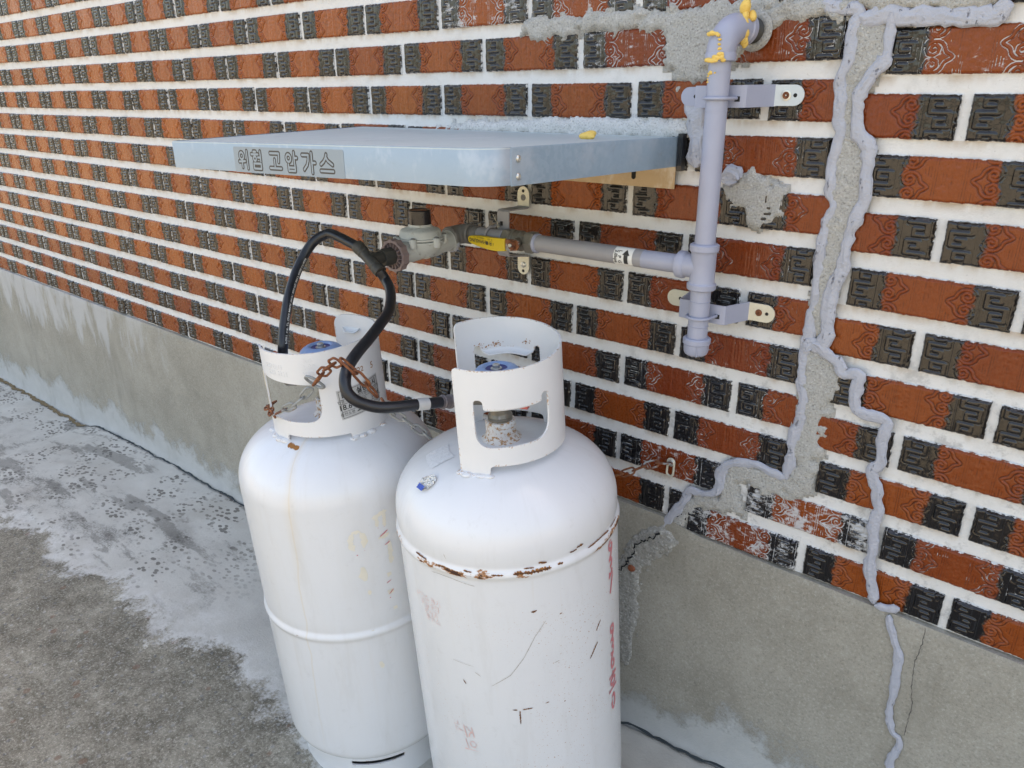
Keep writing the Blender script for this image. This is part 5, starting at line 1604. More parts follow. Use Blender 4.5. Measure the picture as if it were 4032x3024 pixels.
# white printing along the first hose, on the side towards the street
def hose_text(body, path, s0, s1, size, ang):
    P = even_path(path, 0.001)
    mb = MB()
    V, F = text_mesh(body, size, 0.0001, align='LEFT')
    w = max(v[0] for v in V)
    sc = (s1 - s0) / w
    def fr(s):
        i = min(max(s / 0.001, 1), len(P) - 2); k = int(i); f = i - k
        p = P[k].lerp(P[k + 1], f); T = (P[k + 1] - P[k - 1]).normalized()
        vdir = (Vector(CAM_C) - p).normalized()
        A = (vdir - T * vdir.dot(T)).normalized(); B = T.cross(A)
        return p, T, A, B
    for x, y, _ in V: pass
    vs = []
    for x, y, _ in V:
        p, T, A, B = fr(s1 - x * sc)
        t = ang - y / HR
        vs.append(p + A * (math.cos(t) * (HR + 0.00025)) + B * (math.sin(t) * (HR + 0.00025)))
    fx = []
    for f in F:
        a, b, c = (Vector(vs[i]) for i in f[:3]); nn = (b - a).cross(c - b)
        p = fr(s1 - V[f[0]][0] * sc)[0]
        fx.append(tuple(f) if nn.dot(a - p) > 0 else tuple(reversed(f)))
    mb.add(vs, fx)
    return mb
LT = sum((a - b).length for a, b in zip(pathL[:-1], pathL[1:]))
obj('lettering', hose_text('P201 1/4" LP GAS MAX W.P. 350 PSI 2017 KGS-17-026', pathL, LT - 0.205, LT - 0.048, 0.0046, -0.62), M_WHITEINK, hl, smooth=False, kind='stuff')
PRr = even_path(pathR, 0.001)
def hose_band(s0, s1, r, nm, mt, par, prof=None):
    P = PRr[s0:s1]
    mb = MB(); mb.tube(P, r, 24); return obj(nm, mb, mt, par, sharp=60)
nR = len(PRr)
hose_band(nR - 62, nR - 43, HR + 0.0006, 'foil_tape', M_PAPER, hr)
P = PRr[nR - 22:nR - 1]
mb = MB(); mb.tube(P, [HR + 0.0010 + (0.0015 if (3 < i < 6 or i > len(P) - 5) else 0) for i in range(len(P))], 20)
obj('end_sleeve', mb, m_simple('mauve_grey_sleeve', (0.10, 0.085, 0.09), (0.16, 0.14, 0.145), 0.5), hr, sharp=40)

# ================================================================ gas cylinders
class Cyl:
    def __init__(s, P, a, R):
        s.P = Vector(P); s.a = Vector(a).normalized(); s.R = R
        s.u = (Vector((1, 0, 0)) - s.a * s.a.x).normalized(); s.v = s.a.cross(s.u)

    def pt(s, h, th, r):
        """th in degrees: -90 looks away from the wall"""
        t = math.radians(th)
        return s.P + s.a * h + s.u * (r * math.cos(t)) + s.v * (r * math.sin(t))

    def lathe(s, prof, n=96, cap0=False, cap1=False):
        mb = MB(); H = []; A = []; T = []
        vs = []
        for r, h in prof:
            for k in range(n + 1):
                th = -180 - 40 + 360 * k / n
                vs.append(s.pt(h, th, r)); H.append(h); A.append(math.radians(th) * s.R); T.append(math.radians(th))
        m = n + 1
        fs = [(i * m + k, i * m + k + 1, (i + 1) * m + k + 1, (i + 1) * m + k) for i in range(len(prof) - 1) for k in range(n)]
        mb.add(vs, fs)
        mb.at = {'h': H, 'arc': A, 'th': T}
        return mb


def body_profile(R, weld, hump, h0):
    P = []
    for i in range(9):
        a = math.pi / 2 * i / 8
        P.append((R - 0.030 + 0.030 * math.sin(a), 0.095 - 0.030 * math.cos(a)))
    P.insert(0, (0.12, 0.062))
    hs = list(np.linspace(0.105, h0 - 0.004, 60))
    hs = [h for h in hs if abs(h - weld) > 0.018] + [weld + q for q in (-0.014, -0.011, -0.0085, -0.006, -0.003, 0.0, 0.003, 0.006, 0.0085, 0.011, 0.014)]
    for h in sorted(hs):
        q = (h - weld) / 0.0062
        d = hump * math.exp(-q * q) + (hump * 0.5 if False else 0)
        e = 0.0012 * math.exp(-((h - weld - 0.011) / 0.004) ** 2) if hump > 0.003 else 0.0
        P.append((R + d - e, h))
    for i in range(1, 40):
        q = math.sin(math.pi / 2 * i / 39.2)
        P.append((max(R * (1 - q ** 2.3) ** (1 / 2.3), 0.0005), h0 + 0.102 * q))
    return P


def shell(cyl, R, sdf, th0, th1, h0, h1, mat, name, parent, thick=0.0028, rfun=None, dth=0.9, dh=0.0016):
    """sheet-metal guard: keep where sdf(arc, h) < 0, edges pulled onto the outline"""
    n = int((th1 - th0) / dth) + 1; m = int((h1 - h0) / dh) + 1
    T, Hh = np.meshgrid(np.linspace(th0, th1, n), np.linspace(h0, h1, m))
    S = np.radians(T) * R
    sd = sdf(S, Hh)
    keep = (sd[:-1, :-1] + sd[1:, :-1] + sd[:-1, 1:] + sd[1:, 1:]) / 4 < 0
    # boundary vertices -> onto the outline
    cnt = np.zeros(sd.shape, int)
    for a, b in ((0, 0), (0, 1), (1, 0), (1, 1)):
        cnt[a:a + m - 1, b:b + n - 1] += keep
    bnd = (cnt > 0) & (cnt < 4)
    e = 1e-4
    for _ in range(3):
        s0 = sdf(S, Hh)
        gx_ = (sdf(S + e, Hh) - s0) / e; gz_ = (sdf(S, Hh + e) - s0) / e
        g2 = gx_ ** 2 + gz_ ** 2 + 1e-6
        S = np.where(bnd, S - s0 * gx_ / g2 * 0.8, S); Hh = np.where(bnd, Hh - s0 * gz_ / g2 * 0.8, Hh)
    rim = np.clip(-sdf(S, Hh), 0, 1)
    mb = MB(); io = -np.ones(sd.shape, int); vs = []; rm = []
    def vid(j, i, inner):
        key = (j, i)
        if io[key] < 0:
            io[key] = len(vs)
            h = Hh[key]; th = math.degrees(S[key] / R)
            r = R + (rfun(th, h) if rfun else 0)
            vs.append(cyl.pt(h, th, r)); vs.append(cyl.pt(h, th, r - thick)); rm.extend([rim[key]] * 2)
        return int(io[key]) + inner
    fs = []; edges = {}
    for j in range(m - 1):
        for i in range(n - 1):
            if not keep[j, i]: continue
            q = [(j, i), (j, i + 1), (j + 1, i + 1), (j + 1, i)]
            o = [vid(a, b, 0) for a, b in q]; ii = [x + 1 for x in o]
            fs.append(tuple(o)); fs.append(tuple(reversed(ii)))
            for k in range(4):
                a, b = o[k], o[(k + 1) % 4]
                if (b, a) in edges: del edges[(b, a)]
                else: edges[(a, b)] = 1
    for a, b in edges: fs.append((a, a + 1, b + 1, b))
    mb.v = [tuple(p) for p in vs]; mb.f = fs; mb.at = {'rim': rm}
    return obj(name, mb, mat, parent, sharp=50)


def rpoly(P, r, n=5):
    """polygon with rounded corners; r: one radius or one per corner"""
    out = []; m = len(P)
    rs = r if isinstance(r, (list, tuple)) else [r] * m
    for i in range(m):
        a, b, c = Vector(P[i - 1]), Vector(P[i]), Vector(P[(i + 1) % m])
        u, v = (a - b).normalized(), (c - b).normalized()
        ang = math.acos(max(-1, min(1, u.dot(v))))
        if rs[i] < 1e-6 or ang > 3.05: out.append((b.x, b.y)); continue
        d = min(rs[i] / math.tan(ang / 2), (a - b).length * 0.49, (c - b).length * 0.49)
        p, q = b + u * d, b + v * d
        for k in range(n + 1):
            t = k / n
            w = p * (1 - t) ** 2 + b * 2 * t * (1 - t) + q * t * t
            out.append((w.x, w.y))
    return out


def lip(cyl, R, pts, width, mat, name, parent, turn=1):
    """rolled edge along pts [(th, h)], curling inwards"""
    mb = MB(); vs = []; K = 7; m = len(pts)
    for i, (th, h) in enumerate(pts):
        f = min(1, min(i, m - 1 - i) / 3.0 + 0.25)
        for k in range(K):
            a = math.pi * 0.62 * k / (K - 1)
            rr = width * f
            vs.append(cyl.pt(h - rr * math.sin(a) * 1.0, th, R - 0.0014 - rr * (1 - math.cos(a)) * turn))
    fs = [(i * K + k, i * K + k + 1, (i + 1) * K + k + 1, (i + 1) * K + k) for i in range(m - 1) for k in range(K - 1)]
    mb.add(vs, fs)
    mb.add([tuple(Vector(v) + cyl.a * 0.0) for v in []], [])
    mb.at = {'rim': [0.012] * len(mb.v)}
    o = obj(name, mb, mat, parent, sharp=180)
    sm = o.modifiers.new('thickness', 'SOLIDIFY'); sm.thickness = 0.0024; sm.offset = 0
    return o


def surf_ribbon(cyl, strokes, lift=0.0006, rf=None, seed=3, rag=0.3, ws=1.0):
    """paint marks and scars that follow the shell: strokes of ([(arc, h)], width)"""
    mb = MB(); rs = random.Random(seed)
    for pts, w in strokes:
        w = w * ws
        P = even_path([(a, h, 0) for a, h in pts], max(w * 0.35, 0.0012))
        if len(P) < 2: continue
        vs = []; m = len(P)
        for i, p in enumerate(P):
            T = (P[min(i + 1, m - 1)] - P[max(i - 1, 0)]).normalized(); N = Vector((-T.y, T.x, 0))
            e = min(1.0, min(i, m - 1 - i) / 2.0 * 0.7 + 0.3)
            k = w / 2 * (1 + rs.uniform(-rag, rag)) * e; k2 = w / 2 * (1 + rs.uniform(-rag, rag)) * e
            for q in (p - N * k, p + N * k2):
                R = (rf(q.y) if rf else cyl.R) + lift
                vs.append(cyl.pt(q.y, math.degrees(q.x / cyl.R), R))
        mb.add(vs, [(2 * i, 2 * i + 1, 2 * i + 3, 2 * i + 2) for i in range(m - 1)])
    fx = []
    for f in mb.f:
        a, b, c = (Vector(mb.v[i]) for i in f[:3])
        out = (a - cyl.P) - cyl.a * (a - cyl.P).dot(cyl.a)
        fx.append(f if (b - a).cross(c - b).dot(out) > 0 else tuple(reversed(f)))
    mb.f = fx
    return mb


def surf_text(cyl, body, size, arc, h, rot=0, bold=0.0, R=None, lift=0.0006, sx=1.0, clip=0.0, seed=1):
    V, F = text_mesh(body, size, bold)
    c, s_ = math.cos(math.radians(rot)), math.sin(math.radians(rot))
    R = R or cyl.R
    mb = MB(); vs = []
    for x, y, _ in V:
        x *= sx
        a = arc + x * c - y * s_; hh = h + x * s_ + y * c
        vs.append(cyl.pt(hh, math.degrees(a / R), R + lift))
    rs = random.Random(seed)
    fs = [f for f in F if rs.random() >= clip]
    fx = []
    for f in fs:
        a, b, c2 = (Vector(vs[i]) for i in f[:3])
        out = (a - cyl.P) - cyl.a * (a - cyl.P).dot(cyl.a)
        fx.append(tuple(f) if (b - a).cross(c2 - b).dot(out) > 0 else tuple(reversed(f)))
    mb.add(vs, fx)
    return mb


def tank_r(R, h, h0=0.640):
    """shell radius at height h"""
    if h < h0: return R
    q = min((h - h0) / 0.102, 0.999)
    return R * (1 - q ** 2.3) ** (1 / 2.3)


def handwheel(cyl, htop, parent, seed):
    t = parent
    r = 0.0375; o = cyl.P + cyl.a * (htop - 0.031)
    mb = MB(); n = 120; vs = []
    prof = [(0.94, 0.0), (1.0, 0.003), (1.0, 0.0125), (0.93, 0.0185), (0.80, 0.0232), (0.62, 0.0262), (0.52, 0.0268), (0.46, 0.0255), (0.43, 0.0235)]
    for f, h in prof:
        for k in range(n):
            a = 2 * math.pi * k / n
            lob = 1 - 0.085 * max(0, math.cos(7 * a)) ** 2 * (1 if f > 0.85 else 0.35 if f > 0.7 else 0)
            q = r * f * lob
            vs.append(o + cyl.a * h + cyl.u * (q * math.cos(a)) + cyl.v * (q * math.sin(a)))
    fs = [(i * n + k, i * n + (k + 1) % n, (i + 1) * n + (k + 1) % n, (i + 1) * n + k) for i in range(len(prof) - 1) for k in range(n)]
    fs.append(tuple(reversed(range(n))))
    mb.add(vs, fs)
    w = obj('handwheel', mb, M_BLUE, t, sharp=40)
    mb = MB(); mb.lathe([(0.0168, 0.0232), (0.0090, 0.0226), (0.0005, 0.0226)], o, cyl.a, 30, cap0=False); obj('ring', mb, M_NAVY, w)
    mb = MB(); mb.lathe([(0.0085, 0.0228), (0.0085, 0.0240), (0.0055, 0.0244), (0.0055, 0.0290), (0.0042, 0.0302), (0.0012, 0.0300), (0.0010, 0.0288), (0.0002, 0.0288)], o, cyl.a, 20); obj('screw', mb, M_STEEL, w)
    # raised lettering round the rim
    mb = MB()
    for i, ch in enumerate('OPEN  OPEN  '):
        if ch == ' ': continue
        V, F = text_mesh(ch, 0.0100, 0.0003)
        a0 = math.radians(-150 + i * 30 + seed)
        for_v = []
        for x, y, _ in V:
            rr = 0.0262 + y; aa = a0 + x / 0.026
            q = (rr - 0.0262) / 0.0075
            for_v.append(o + cyl.a * (0.0244 - 0.0022 * (rr / 0.03) ** 6 * 2.1) + cyl.u * (rr * math.cos(-aa)) + cyl.v * (rr * math.sin(-aa)))
        mb.add(for_v, [tuple(reversed(f)) for f in F])
    obj('raised_letter', mb, M_BLUE, w, smooth=False, kind='stuff')


def valve_neck(cyl, z, parent, outdir):
    """z: height of the shell's crown on the axis"""
    mb = MB()
    mb.lathe([(0.046, z - 0.010), (0.036, z - 0.0035), (0.0275, z + 0.0005), (0.0240, z + 0.0040), (0.0232, z + 0.0080), (0.0230, z + 0.0270), (0.0215, z + 0.0290), (0.0185, z + 0.0295)], cyl.P, cyl.a, 40, cap0=False)
    obj('neck_boss', mb, M_NECK, parent, sharp=35)
    mb = MB()
    mb.lathe([(0.0182, z + 0.028), (0.0187, z + 0.033), (0.0172, z + 0.0345), (0.0187, z + 0.036), (0.0172, z + 0.039), (0.0162, z + 0.041), (0.0160, z + 0.050), (0.0200, z + 0.0515), (0.0205, z + 0.066), (0.0150, z + 0.070), (0.0110, z + 0.090)], cyl.P, cyl.a, 28)
    d = (cyl.u * math.cos(math.radians(outdir)) + cyl.v * math.sin(math.radians(outdir)))
    o = cyl.P + cyl.a * (z + 0.066)
    mb.lathe([(0.0125, 0.0), (0.0125, 0.050), (0.0150, 0.052), (0.0150, 0.068), (0.0135, 0.070)], o, d, 24)
    obj('valve_body', mb, M_BRASS, parent, sharp=25)


# ---------------- near cylinder (right)
CR = Cyl((2.523, -0.2561, -1.213), (-0.029637, -0.057778, 0.997889), 0.1715)
RC_ = 0.0965
tr = thing('gas_cylinder', 'white gas cylinder in front, rusty seam round its shoulder and rust specks', 'gas cylinder', CR.P, 'white gas cylinders by the wall')
mb = CR.lathe(body_profile(CR.R, 0.6136, 0.0036, 0.640), 128)
obj('body', mb, M_TANK_R, tr, sharp=60)
mb = MB(); mb.lathe([(0.1526, 0.0), (0.1526, 0.074), (0.1496, 0.074), (0.1496, 0.0)], CR.P, CR.a, 80, cap0=False, cap1=False); obj('foot_ring', mb, M_COLLAR_R, tr, sharp=30)

def deg(a): return math.radians(a) * RC_
def rim_top(th): return 0.8930 - 0.0085 * math.cos(math.radians(th + 36))
tops = [(deg(a), rim_top(a)) for a in (172, 158, 140, 120, 100, 80, 60, 40, 20, 0, -20, -40, -60, -75, -86.5)]
outerR = rpoly([(deg(-87), 0.724), (deg(-59.5), 0.724), (deg(-58.5), 0.7425), (deg(60), 0.7425), (deg(61), 0.724), (deg(85), 0.724), (deg(86), 0.7425), (deg(150), 0.7425), (deg(151), 0.724), (deg(172), 0.724)] + tops,
                [0.003, 0.002, 0.006, 0.006, 0.002, 0.002, 0.006, 0.006, 0.002, 0.004, 0.014] + [0.0] * 13 + [0.010], 6)
winF = rpoly([(deg(-69), 0.7705), (deg(-2), 0.7725), (deg(-2), 0.8410), (deg(-9.5), 0.8410), (deg(-10), 0.8285), (deg(-60.5), 0.8285), (deg(-61), 0.8430), (deg(-69), 0.8430)],
             [0.024, 0.030, 0.0065, 0.0065, 0.002, 0.002, 0.0065, 0.0065], 8)
winB = rpoly([(deg(86), 0.7725), (deg(153), 0.7725), (deg(153), 0.8575), (deg(147), 0.8575), (deg(146), 0.8480), (deg(120), 0.8525), (deg(93), 0.8480), (deg(92), 0.8575), (deg(86), 0.8575)],
             [0.024, 0.024, 0.006, 0.006, 0.002, 0.004, 0.002, 0.006, 0.006], 8)
def sdfR(S, Hh): return np.maximum(np.maximum(poly_sdf(S, Hh, outerR), -poly_sdf(S, Hh, winF)), -poly_sdf(S, Hh, winB))
shell(CR, RC_, sdfR, -89, 174, 0.722, 0.903, M_COLLAR_R, 'collar', tr)
lip(CR, RC_, [(-60 + 49.5 * i / 20, 0.8295) for i in range(21)], 0.0030, M_COLLAR_R, 'collar_lip', tr)
lip(CR, RC_, [(94 + 51 * i / 20, 0.8490 + 0.0042 * math.sin(math.pi * i / 20)) for i in range(21)], 0.0085, M_COLLAR_R, 'collar_lip', tr, 1)
mb = MB(); rs_ = random.Random(5)
def near_arc(th, h, R): return CR.pt(h, th, R)
for a0, h0_, sa, sh, nn in ((131, 0.8568, 5, 0.0035, 34), (148, 0.8590, 4, 0.003, 12), (102, 0.8618, 5, 0.003, 16), (144, 0.8535, 4, 0.002, 10)):
    for k in range(nn):
        th, h, q = rs_.gauss(a0, sa * 0.6), rs_.gauss(h0_, sh * 0.6), rs_.uniform(0.0004, 0.0014)
        R_ = RC_ - 0.0028 - 0.0003
        ctr_ = [CR.pt(h + q * math.sin(t) * rs_.uniform(0.5, 1.2), th + math.degrees(q * math.cos(t) * rs_.uniform(0.5, 1.2) / R_), R_) for t in (0, 1.05, 2.1, 3.14, 4.2, 5.2)]
        mb.add(ctr_, [tuple(reversed(range(6)))])
obj('rust_specks', mb, M_RUSTMARK, tr, smooth=False, kind='stuff')
valve_neck(CR, 0.742, tr, 215)
handwheel(CR, 0.860, tr, 12)
mb = MB(); mb.box(CR.pt(0.795, 20, 0.033), (0.026, 0.010, 0.004), Matrix.Rotation(math.radians(20), 3, 'Z')); obj('red_tab', mb, M_RED, tr)
# weld blobs where the guard meets the shell
mb = MB()
for th in (-85, -79, -73, -67, -61, 62, 80):
    blob(mb, CR.pt(0.7275, th, RC_ + 0.0005), (0.0075, 0.0075, 0.0030), int(300 + th), 9)
obj_each('weld', mb, M_COLLAR_R, tr, sharp=180); mb.at = {}
# big rust scars on the shell
def A(th): return math.radians(th) * 0.1715
SCARS = [([(A(-70), 0.6205), (A(-66), 0.6195)], 0.004), ([(A(-47), 0.6180), (A(-36), 0.6175), (A(-29), 0.6178)], 0.0085), ([(A(-26), 0.6190), (A(-23), 0.6190)], 0.006),
                      ([(A(-57), 0.6175), (A(-51), 0.6170)], 0.0035), ([(A(-42), 0.6235), (A(-37), 0.6225)], 0.0035), ([(A(-35), 0.6285), (A(-31), 0.6265)], 0.0055),
                      ([(A(-19), 0.6290), (A(-15), 0.6300)], 0.0060), ([(A(-15), 0.6325), (A(-11), 0.6335)], 0.0065), ([(A(-8), 0.6225), (A(3), 0.6240), (A(10), 0.6225)], 0.0045),
                      ([(A(-99), 0.6215), (A(-91), 0.6195)], 0.0045), ([(A(-84), 0.6190), (A(-79), 0.6185)], 0.0040), ([(A(12), 0.6230), (A(22), 0.6240)], 0.0035),
                      ([(A(-40), 0.5490), (A(-37), 0.5500)], 0.0075), ([(A(-26), 0.5330), (A(-24.5), 0.5345)], 0.0045), ([(A(-52.5), 0.3740), (A(-50), 0.3735)], 0.0042), ([(A(-47.5), 0.3735), (A(-42), 0.3750)], 0.0038),
                      ([(A(-49), 0.372), (A(-49), 0.345)], 0.004), ([(A(-36), 0.379), (A(-34), 0.380)], 0.003), ([(A(-26), 0.371), (A(-25), 0.372)], 0.0042), ([(A(-77), 0.4195), (A(-75.5), 0.412)], 0.0040),
                      ([(A(-9), 0.425), (A(-3), 0.446)], 0.0048), ([(A(-4), 0.468), (A(0), 0.482)], 0.0042)]
_rf = lambda h: CR.R + 0.0036 * math.exp(-((h - 0.6136) / 0.0062) ** 2)
mb = surf_ribbon(CR, SCARS, 0.0006, _rf, 5, 0.85, 0.46)
obj_each('rust_stain', mb, M_RUSTMARK, tr)
mb = surf_ribbon(CR, SCARS, 0.0010, _rf, 15, 0.9, 0.27)
obj_each('rust_scar', mb, M_DARKRUST, tr)
mb = surf_ribbon(CR, [([(A(-89), 0.601), (A(-84), 0.6025), (A(-77), 0.6015), (A(-70), 0.5975), (A(-65), 0.595)], 0.0013), ([(A(-62), 0.418), (A(-52), 0.440), (A(-45), 0.470), (A(-39), 0.505), (A(-33), 0.530)], 0.0013), ([(A(-70), 0.440), (A(-67), 0.4335)], 0.0016),
                      ([(A(-80), 0.640), (A(-79), 0.632)], 0.0016), ([(A(-82), 0.452), (A(-70), 0.450)], 0.0008), ([(A(-30), 0.45), (A(-27), 0.4515)], 0.0022)], 0.0006, None, 8, 0.7, 0.45)
obj_each('scratch', mb, M_SCRATCH, tr)
mb = MB(); i = 0
for ch, hh, rr in (('9', 0.583, 0), ('3', 0.553, 0), ('7', 0.522, 0), ('9', 0.430, 0), ('3', 0.402, 0), ('6', 0.374, 0), ('호', 0.330, 0), ('0', 0.29, 0)):
    m2 = surf_text(CR, ch, 0.046, A(12.0), hh, 0, 0.0012, None, 0.0007, 0.75, 0.06, 40 + i); i += 1
    mb.add(m2.v, m2.f)
obj_each('stencil_number', mb, M_REDPAINT, tr, smooth=False)
mb = MB()
for k, (txt, hh, aa) in enumerate((('LP가스 용기', 0.545, -95), ('취급주의', 0.533, -94), ('검사필', 0.521, -93.5), ('충전소', 0.510, -92.5))):
    m2 = surf_text(CR, txt, 0.0125, A(aa), hh, 0, 0.0, None, 0.0006, 0.9, 0.35, 60 + k); mb.add(m2.v, m2.f)
for k, (txt, hh, aa, sz, ro) in enumerate((('주의', 0.300, -78.5, 0.030, -80), ('가스', 0.318, -85, 0.012, -80))):
    m2 = surf_text(CR, txt, sz, A(aa), hh, ro, 0.0, None, 0.0006, 1.0, 0.3, 70 + k); mb.add(m2.v, m2.f)
obj('worn_print', mb, M_PINKPAINT, tr, smooth=False, kind='stuff')
# torn foil seal and the old painted-over sticker on the shoulder
def shoulder_patch(cyl, th, h, w, hh, rag, seed, lift, poly=None, n=12):
    mb = MB(); rs = random.Random(seed)
    vs = []; 
    for j in range(n + 1):
        for i in range(n + 1):
            q = (i / n - 0.5); p = (j / n - 0.5)
            if poly:
                # squeeze the square into the outline
                f = 1.0
                ang = math.atan2(p, q); rr = max(abs(p), abs(q)) * 2
                R_ = np.interp(math.degrees(ang) % 360, [0, 45, 90, 135, 180, 225, 270, 315, 360], poly)
                q, p = rr * R_ * math.cos(ang) * 0.5, rr * R_ * math.sin(ang) * 0.5
            H_ = h + p * hh
            r = tank_r(cyl.R, H_)
            vs.append(cyl.pt(H_, th + math.degrees(q * w / max(r, 0.05)), r) + (cyl.pt(H_, th, r) - cyl.P - cyl.a * H_).normalized() * (lift + rs.uniform(0, rag)) + cyl.a * (lift + rs.uniform(0, rag)))
    m = n + 1
    mb.add(vs, [(j * m + i, j * m + i + 1, (j + 1) * m + i + 1, (j + 1) * m + i) for j in range(n) for i in range(n)])
    return mb
PO = [1.0, 1.15, 0.95, 0.75, 1.0, 1.05, 0.9, 0.85, 1.0]
mb = shoulder_patch(CR, -104.5, 0.7115, 0.027, 0.0165, 0.0022, 4, 0.0012, PO)
obj('foil_seal', mb, M_FOIL, tr, smooth=False)
mb = shoulder_patch(CR, -104.5, 0.7062, 0.015, 0.0050, 0.0006, 6, 0.0040, None, 6)
obj('foil_print', mb, M_FOILBLUE, tr, smooth=False)
mb = shoulder_patch(CR, -124, 0.7275, 0.046, 0.0125, 0.0005, 9, 0.0006, None, 14)
obj('painted_over_sticker', mb, m_simple('painted_sticker', (0.66, 0.67, 0.68), (0.72, 0.73, 0.74), 0.45, 0, 160, 0.6, 0.002, 0, (0.5, 0.5, 0.5), 0.5, (0.6, 0.7), 220), tr, sharp=180)

# ---------------- far cylinder (left)
CL = Cyl((2.1767, -0.3201, -1.213), (-0.021662, -0.055302, 0.998235), 0.1715)
tl = thing('gas_cylinder', 'white gas cylinder behind, with a weight label on its collar and yellow stain streaks', 'gas cylinder', CL.P, 'white gas cylinders by the wall')
mb = CL.lathe(body_profile(CL.R, 0.3616, 0.0034, 0.609), 128)
obj('body', mb, M_TANK_L, tl, sharp=60)
FR = 0.1526
def degf(a): return math.radians(a) * FR
slotP = rpoly([(degf(-60), 0.0465), (degf(-22), 0.0465), (degf(-22), 0.0560), (degf(-60), 0.0560)], 0.002)
footP = [(degf(-215), 0.0), (degf(140), 0.0), (degf(140), 0.078), (degf(-215), 0.078)]
def sdfF(S, Hh): return np.maximum(poly_sdf(S, Hh, footP), -poly_sdf(S, Hh, slotP))
shell(CL, FR, sdfF, -215.5, 140.5, -0.001, 0.079, M_COLLAR_L, 'foot_ring', tl, 0.003, None, 1.2, 0.0021)
RC_ = 0.0975
outerL = rpoly([(deg(-125), 0.690), (deg(-84), 0.690), (deg(-83), 0.7105), (deg(-18), 0.7075), (deg(-17), 0.690), (deg(128), 0.690), (deg(128), 0.8570), (deg(60), 0.8575), (deg(0), 0.8575), (deg(-40), 0.8535), (deg(-80), 0.8525), (deg(-125), 0.8510)],
               [0.003, 0.002, 0.005, 0.005, 0.002, 0.003, 0.022, 0.0, 0.0, 0.0, 0.0, 0.006], 7)
winL = rpoly([(deg(-120), 0.7400), (deg(-78), 0.7355), (deg(-42), 0.7360), (deg(-42), 0.7960), (deg(-44), 0.8000), (deg(-62), 0.8020), (deg(-120), 0.8080)], [0.006, 0.0, 0.026, 0.004, 0.002, 0.0, 0.004], 8)
def sdfL(S, Hh): return np.maximum(poly_sdf(S, Hh, outerL), -poly_sdf(S, Hh, winL))
shell(CL, RC_, sdfL, -127, 130, 0.688, 0.860, M_COLLAR_L, 'collar', tl)
lip(CL, RC_, [(97 + 22 * i / 12, 0.8350) for i in range(13)], 0.0085, M_COLLAR_L, 'collar_lip', tl, 1)
valve_neck(CL, 0.711, tl, 215)
handwheel(CL, 0.838, tl, 50)
mb = MB()
for th in (-122, -108, -94, -86, -15, -8, 4, 22):
    blob(mb, CL.pt(0.6965, th, RC_ + 0.0005), (0.0085, 0.0085, 0.0036), int(500 + th), 9)
obj_each('weld', mb, M_COLLAR_L, tl, sharp=180)
mb = surf_ribbon(CL, [([(A(-95), 0.6997), (A(-87), 0.6985)], 0.0030), ([(A(-81), 0.6958), (A(-67), 0.6938)], 0.0034)], 0.0006, lambda h: tank_r(CL.R, h, 0.609), 29, 0.3)
obj_each('rust_scar', mb, M_RUSTMARK, tl, sharp=180)
# weight label on the guard, with its printed lines
def on_guard(P, F, arc0, h0, rot, lift):
    c, s_ = math.cos(math.radians(rot)), math.sin(math.radians(rot))
    mb = MB(); vs = []
    for x, y in P:
        a = arc0 + x * c - y * s_; h = h0 + x * s_ + y * c
        vs.append(CL.pt(h, math.degrees(a / RC_), RC_ + lift))
    mb.add(vs, [tuple(f) for f in F]); return mb
LA, LH = deg(-1.7), 0.7620
LW, LHH = 0.083, 0.0520
n1, n2 = 20, 8
P = [((i / n1 - 0.5) * LW, (j / n2 - 0.5) * LHH) for j in range(n2 + 1) for i in range(n1 + 1)]
F = [(j * (n1 + 1) + i, j * (n1 + 1) + i + 1, (j + 1) * (n1 + 1) + i + 1, (j + 1) * (n1 + 1) + i) for j in range(n2) for i in range(n1)]
lb = obj('weight_label', on_guard(P, F, LA, LH, 4.0, 0.0007), M_PAPER, tl, sharp=180)
mb = MB()
def ln(x0, y0, x1, y1, w=0.0007):
    k = 14; P = []; F = []
    d = Vector((x1 - x0, y1 - y0)); N = Vector((-d.y, d.x)).normalized() * w / 2
    for i in range(k + 1):
        p = Vector((x0, y0)) + d * (i / k); P += [tuple(p - N), tuple(p + N)]
    F = [(2 * i, 2 * i + 2, 2 * i + 3, 2 * i + 1) for i in range(k)]
    m2 = on_guard(P, F, LA, LH, 4.0, 0.0010); mb.add(m2.v, m2.f)
hx_, hy_ = LW / 2 - 0.003, LHH / 2 - 0.0025
for q in ((-hx_, -hy_, hx_, -hy_), (-hx_, hy_, hx_, hy_), (-hx_, -hy_, -hx_, hy_), (hx_, -hy_, hx_, hy_), (-hx_, 0.0085, hx_, 0.0085), (-hx_, 0.001, hx_, 0.001), (-hx_, -0.0125, hx_, -0.0125), (-0.012, -0.0125, -0.012, 0.0085), (0.020, -0.0125, 0.020, 0.0085)): ln(*q)
def lt(body, x, y, size, bold=0.0, rot=0):
    V, F = text_mesh(body, size, bold)
    m2 = on_guard([(x + a, y + b) for a, b, _ in V], F, LA, LH, 4.0 + rot, 0.0010); mb.add(m2.v, m2.f)
lt('LPG. 실량표시', 0.0, 0.0152, 0.0118, 0.00035)
lt('빈용기무게', -0.028, 0.0047, 0.0066); lt('가스무게', 0.004, 0.0047, 0.0066); lt('총무게', 0.032, 0.0047, 0.0066)
lt('18.6', -0.032, -0.0055, 0.0130, 0.0002); lt('kg', -0.0155, -0.0095, 0.0055); lt('20', 0.002, -0.0055, 0.0120); lt('38.6', 0.030, -0.0055, 0.0110, 0.0003); lt('kg', 0.0405, -0.0105, 0.0045)
lt('충전소명', -0.030, -0.0175, 0.0068); lt('안전', 0.028, -0.0175, 0.0060)
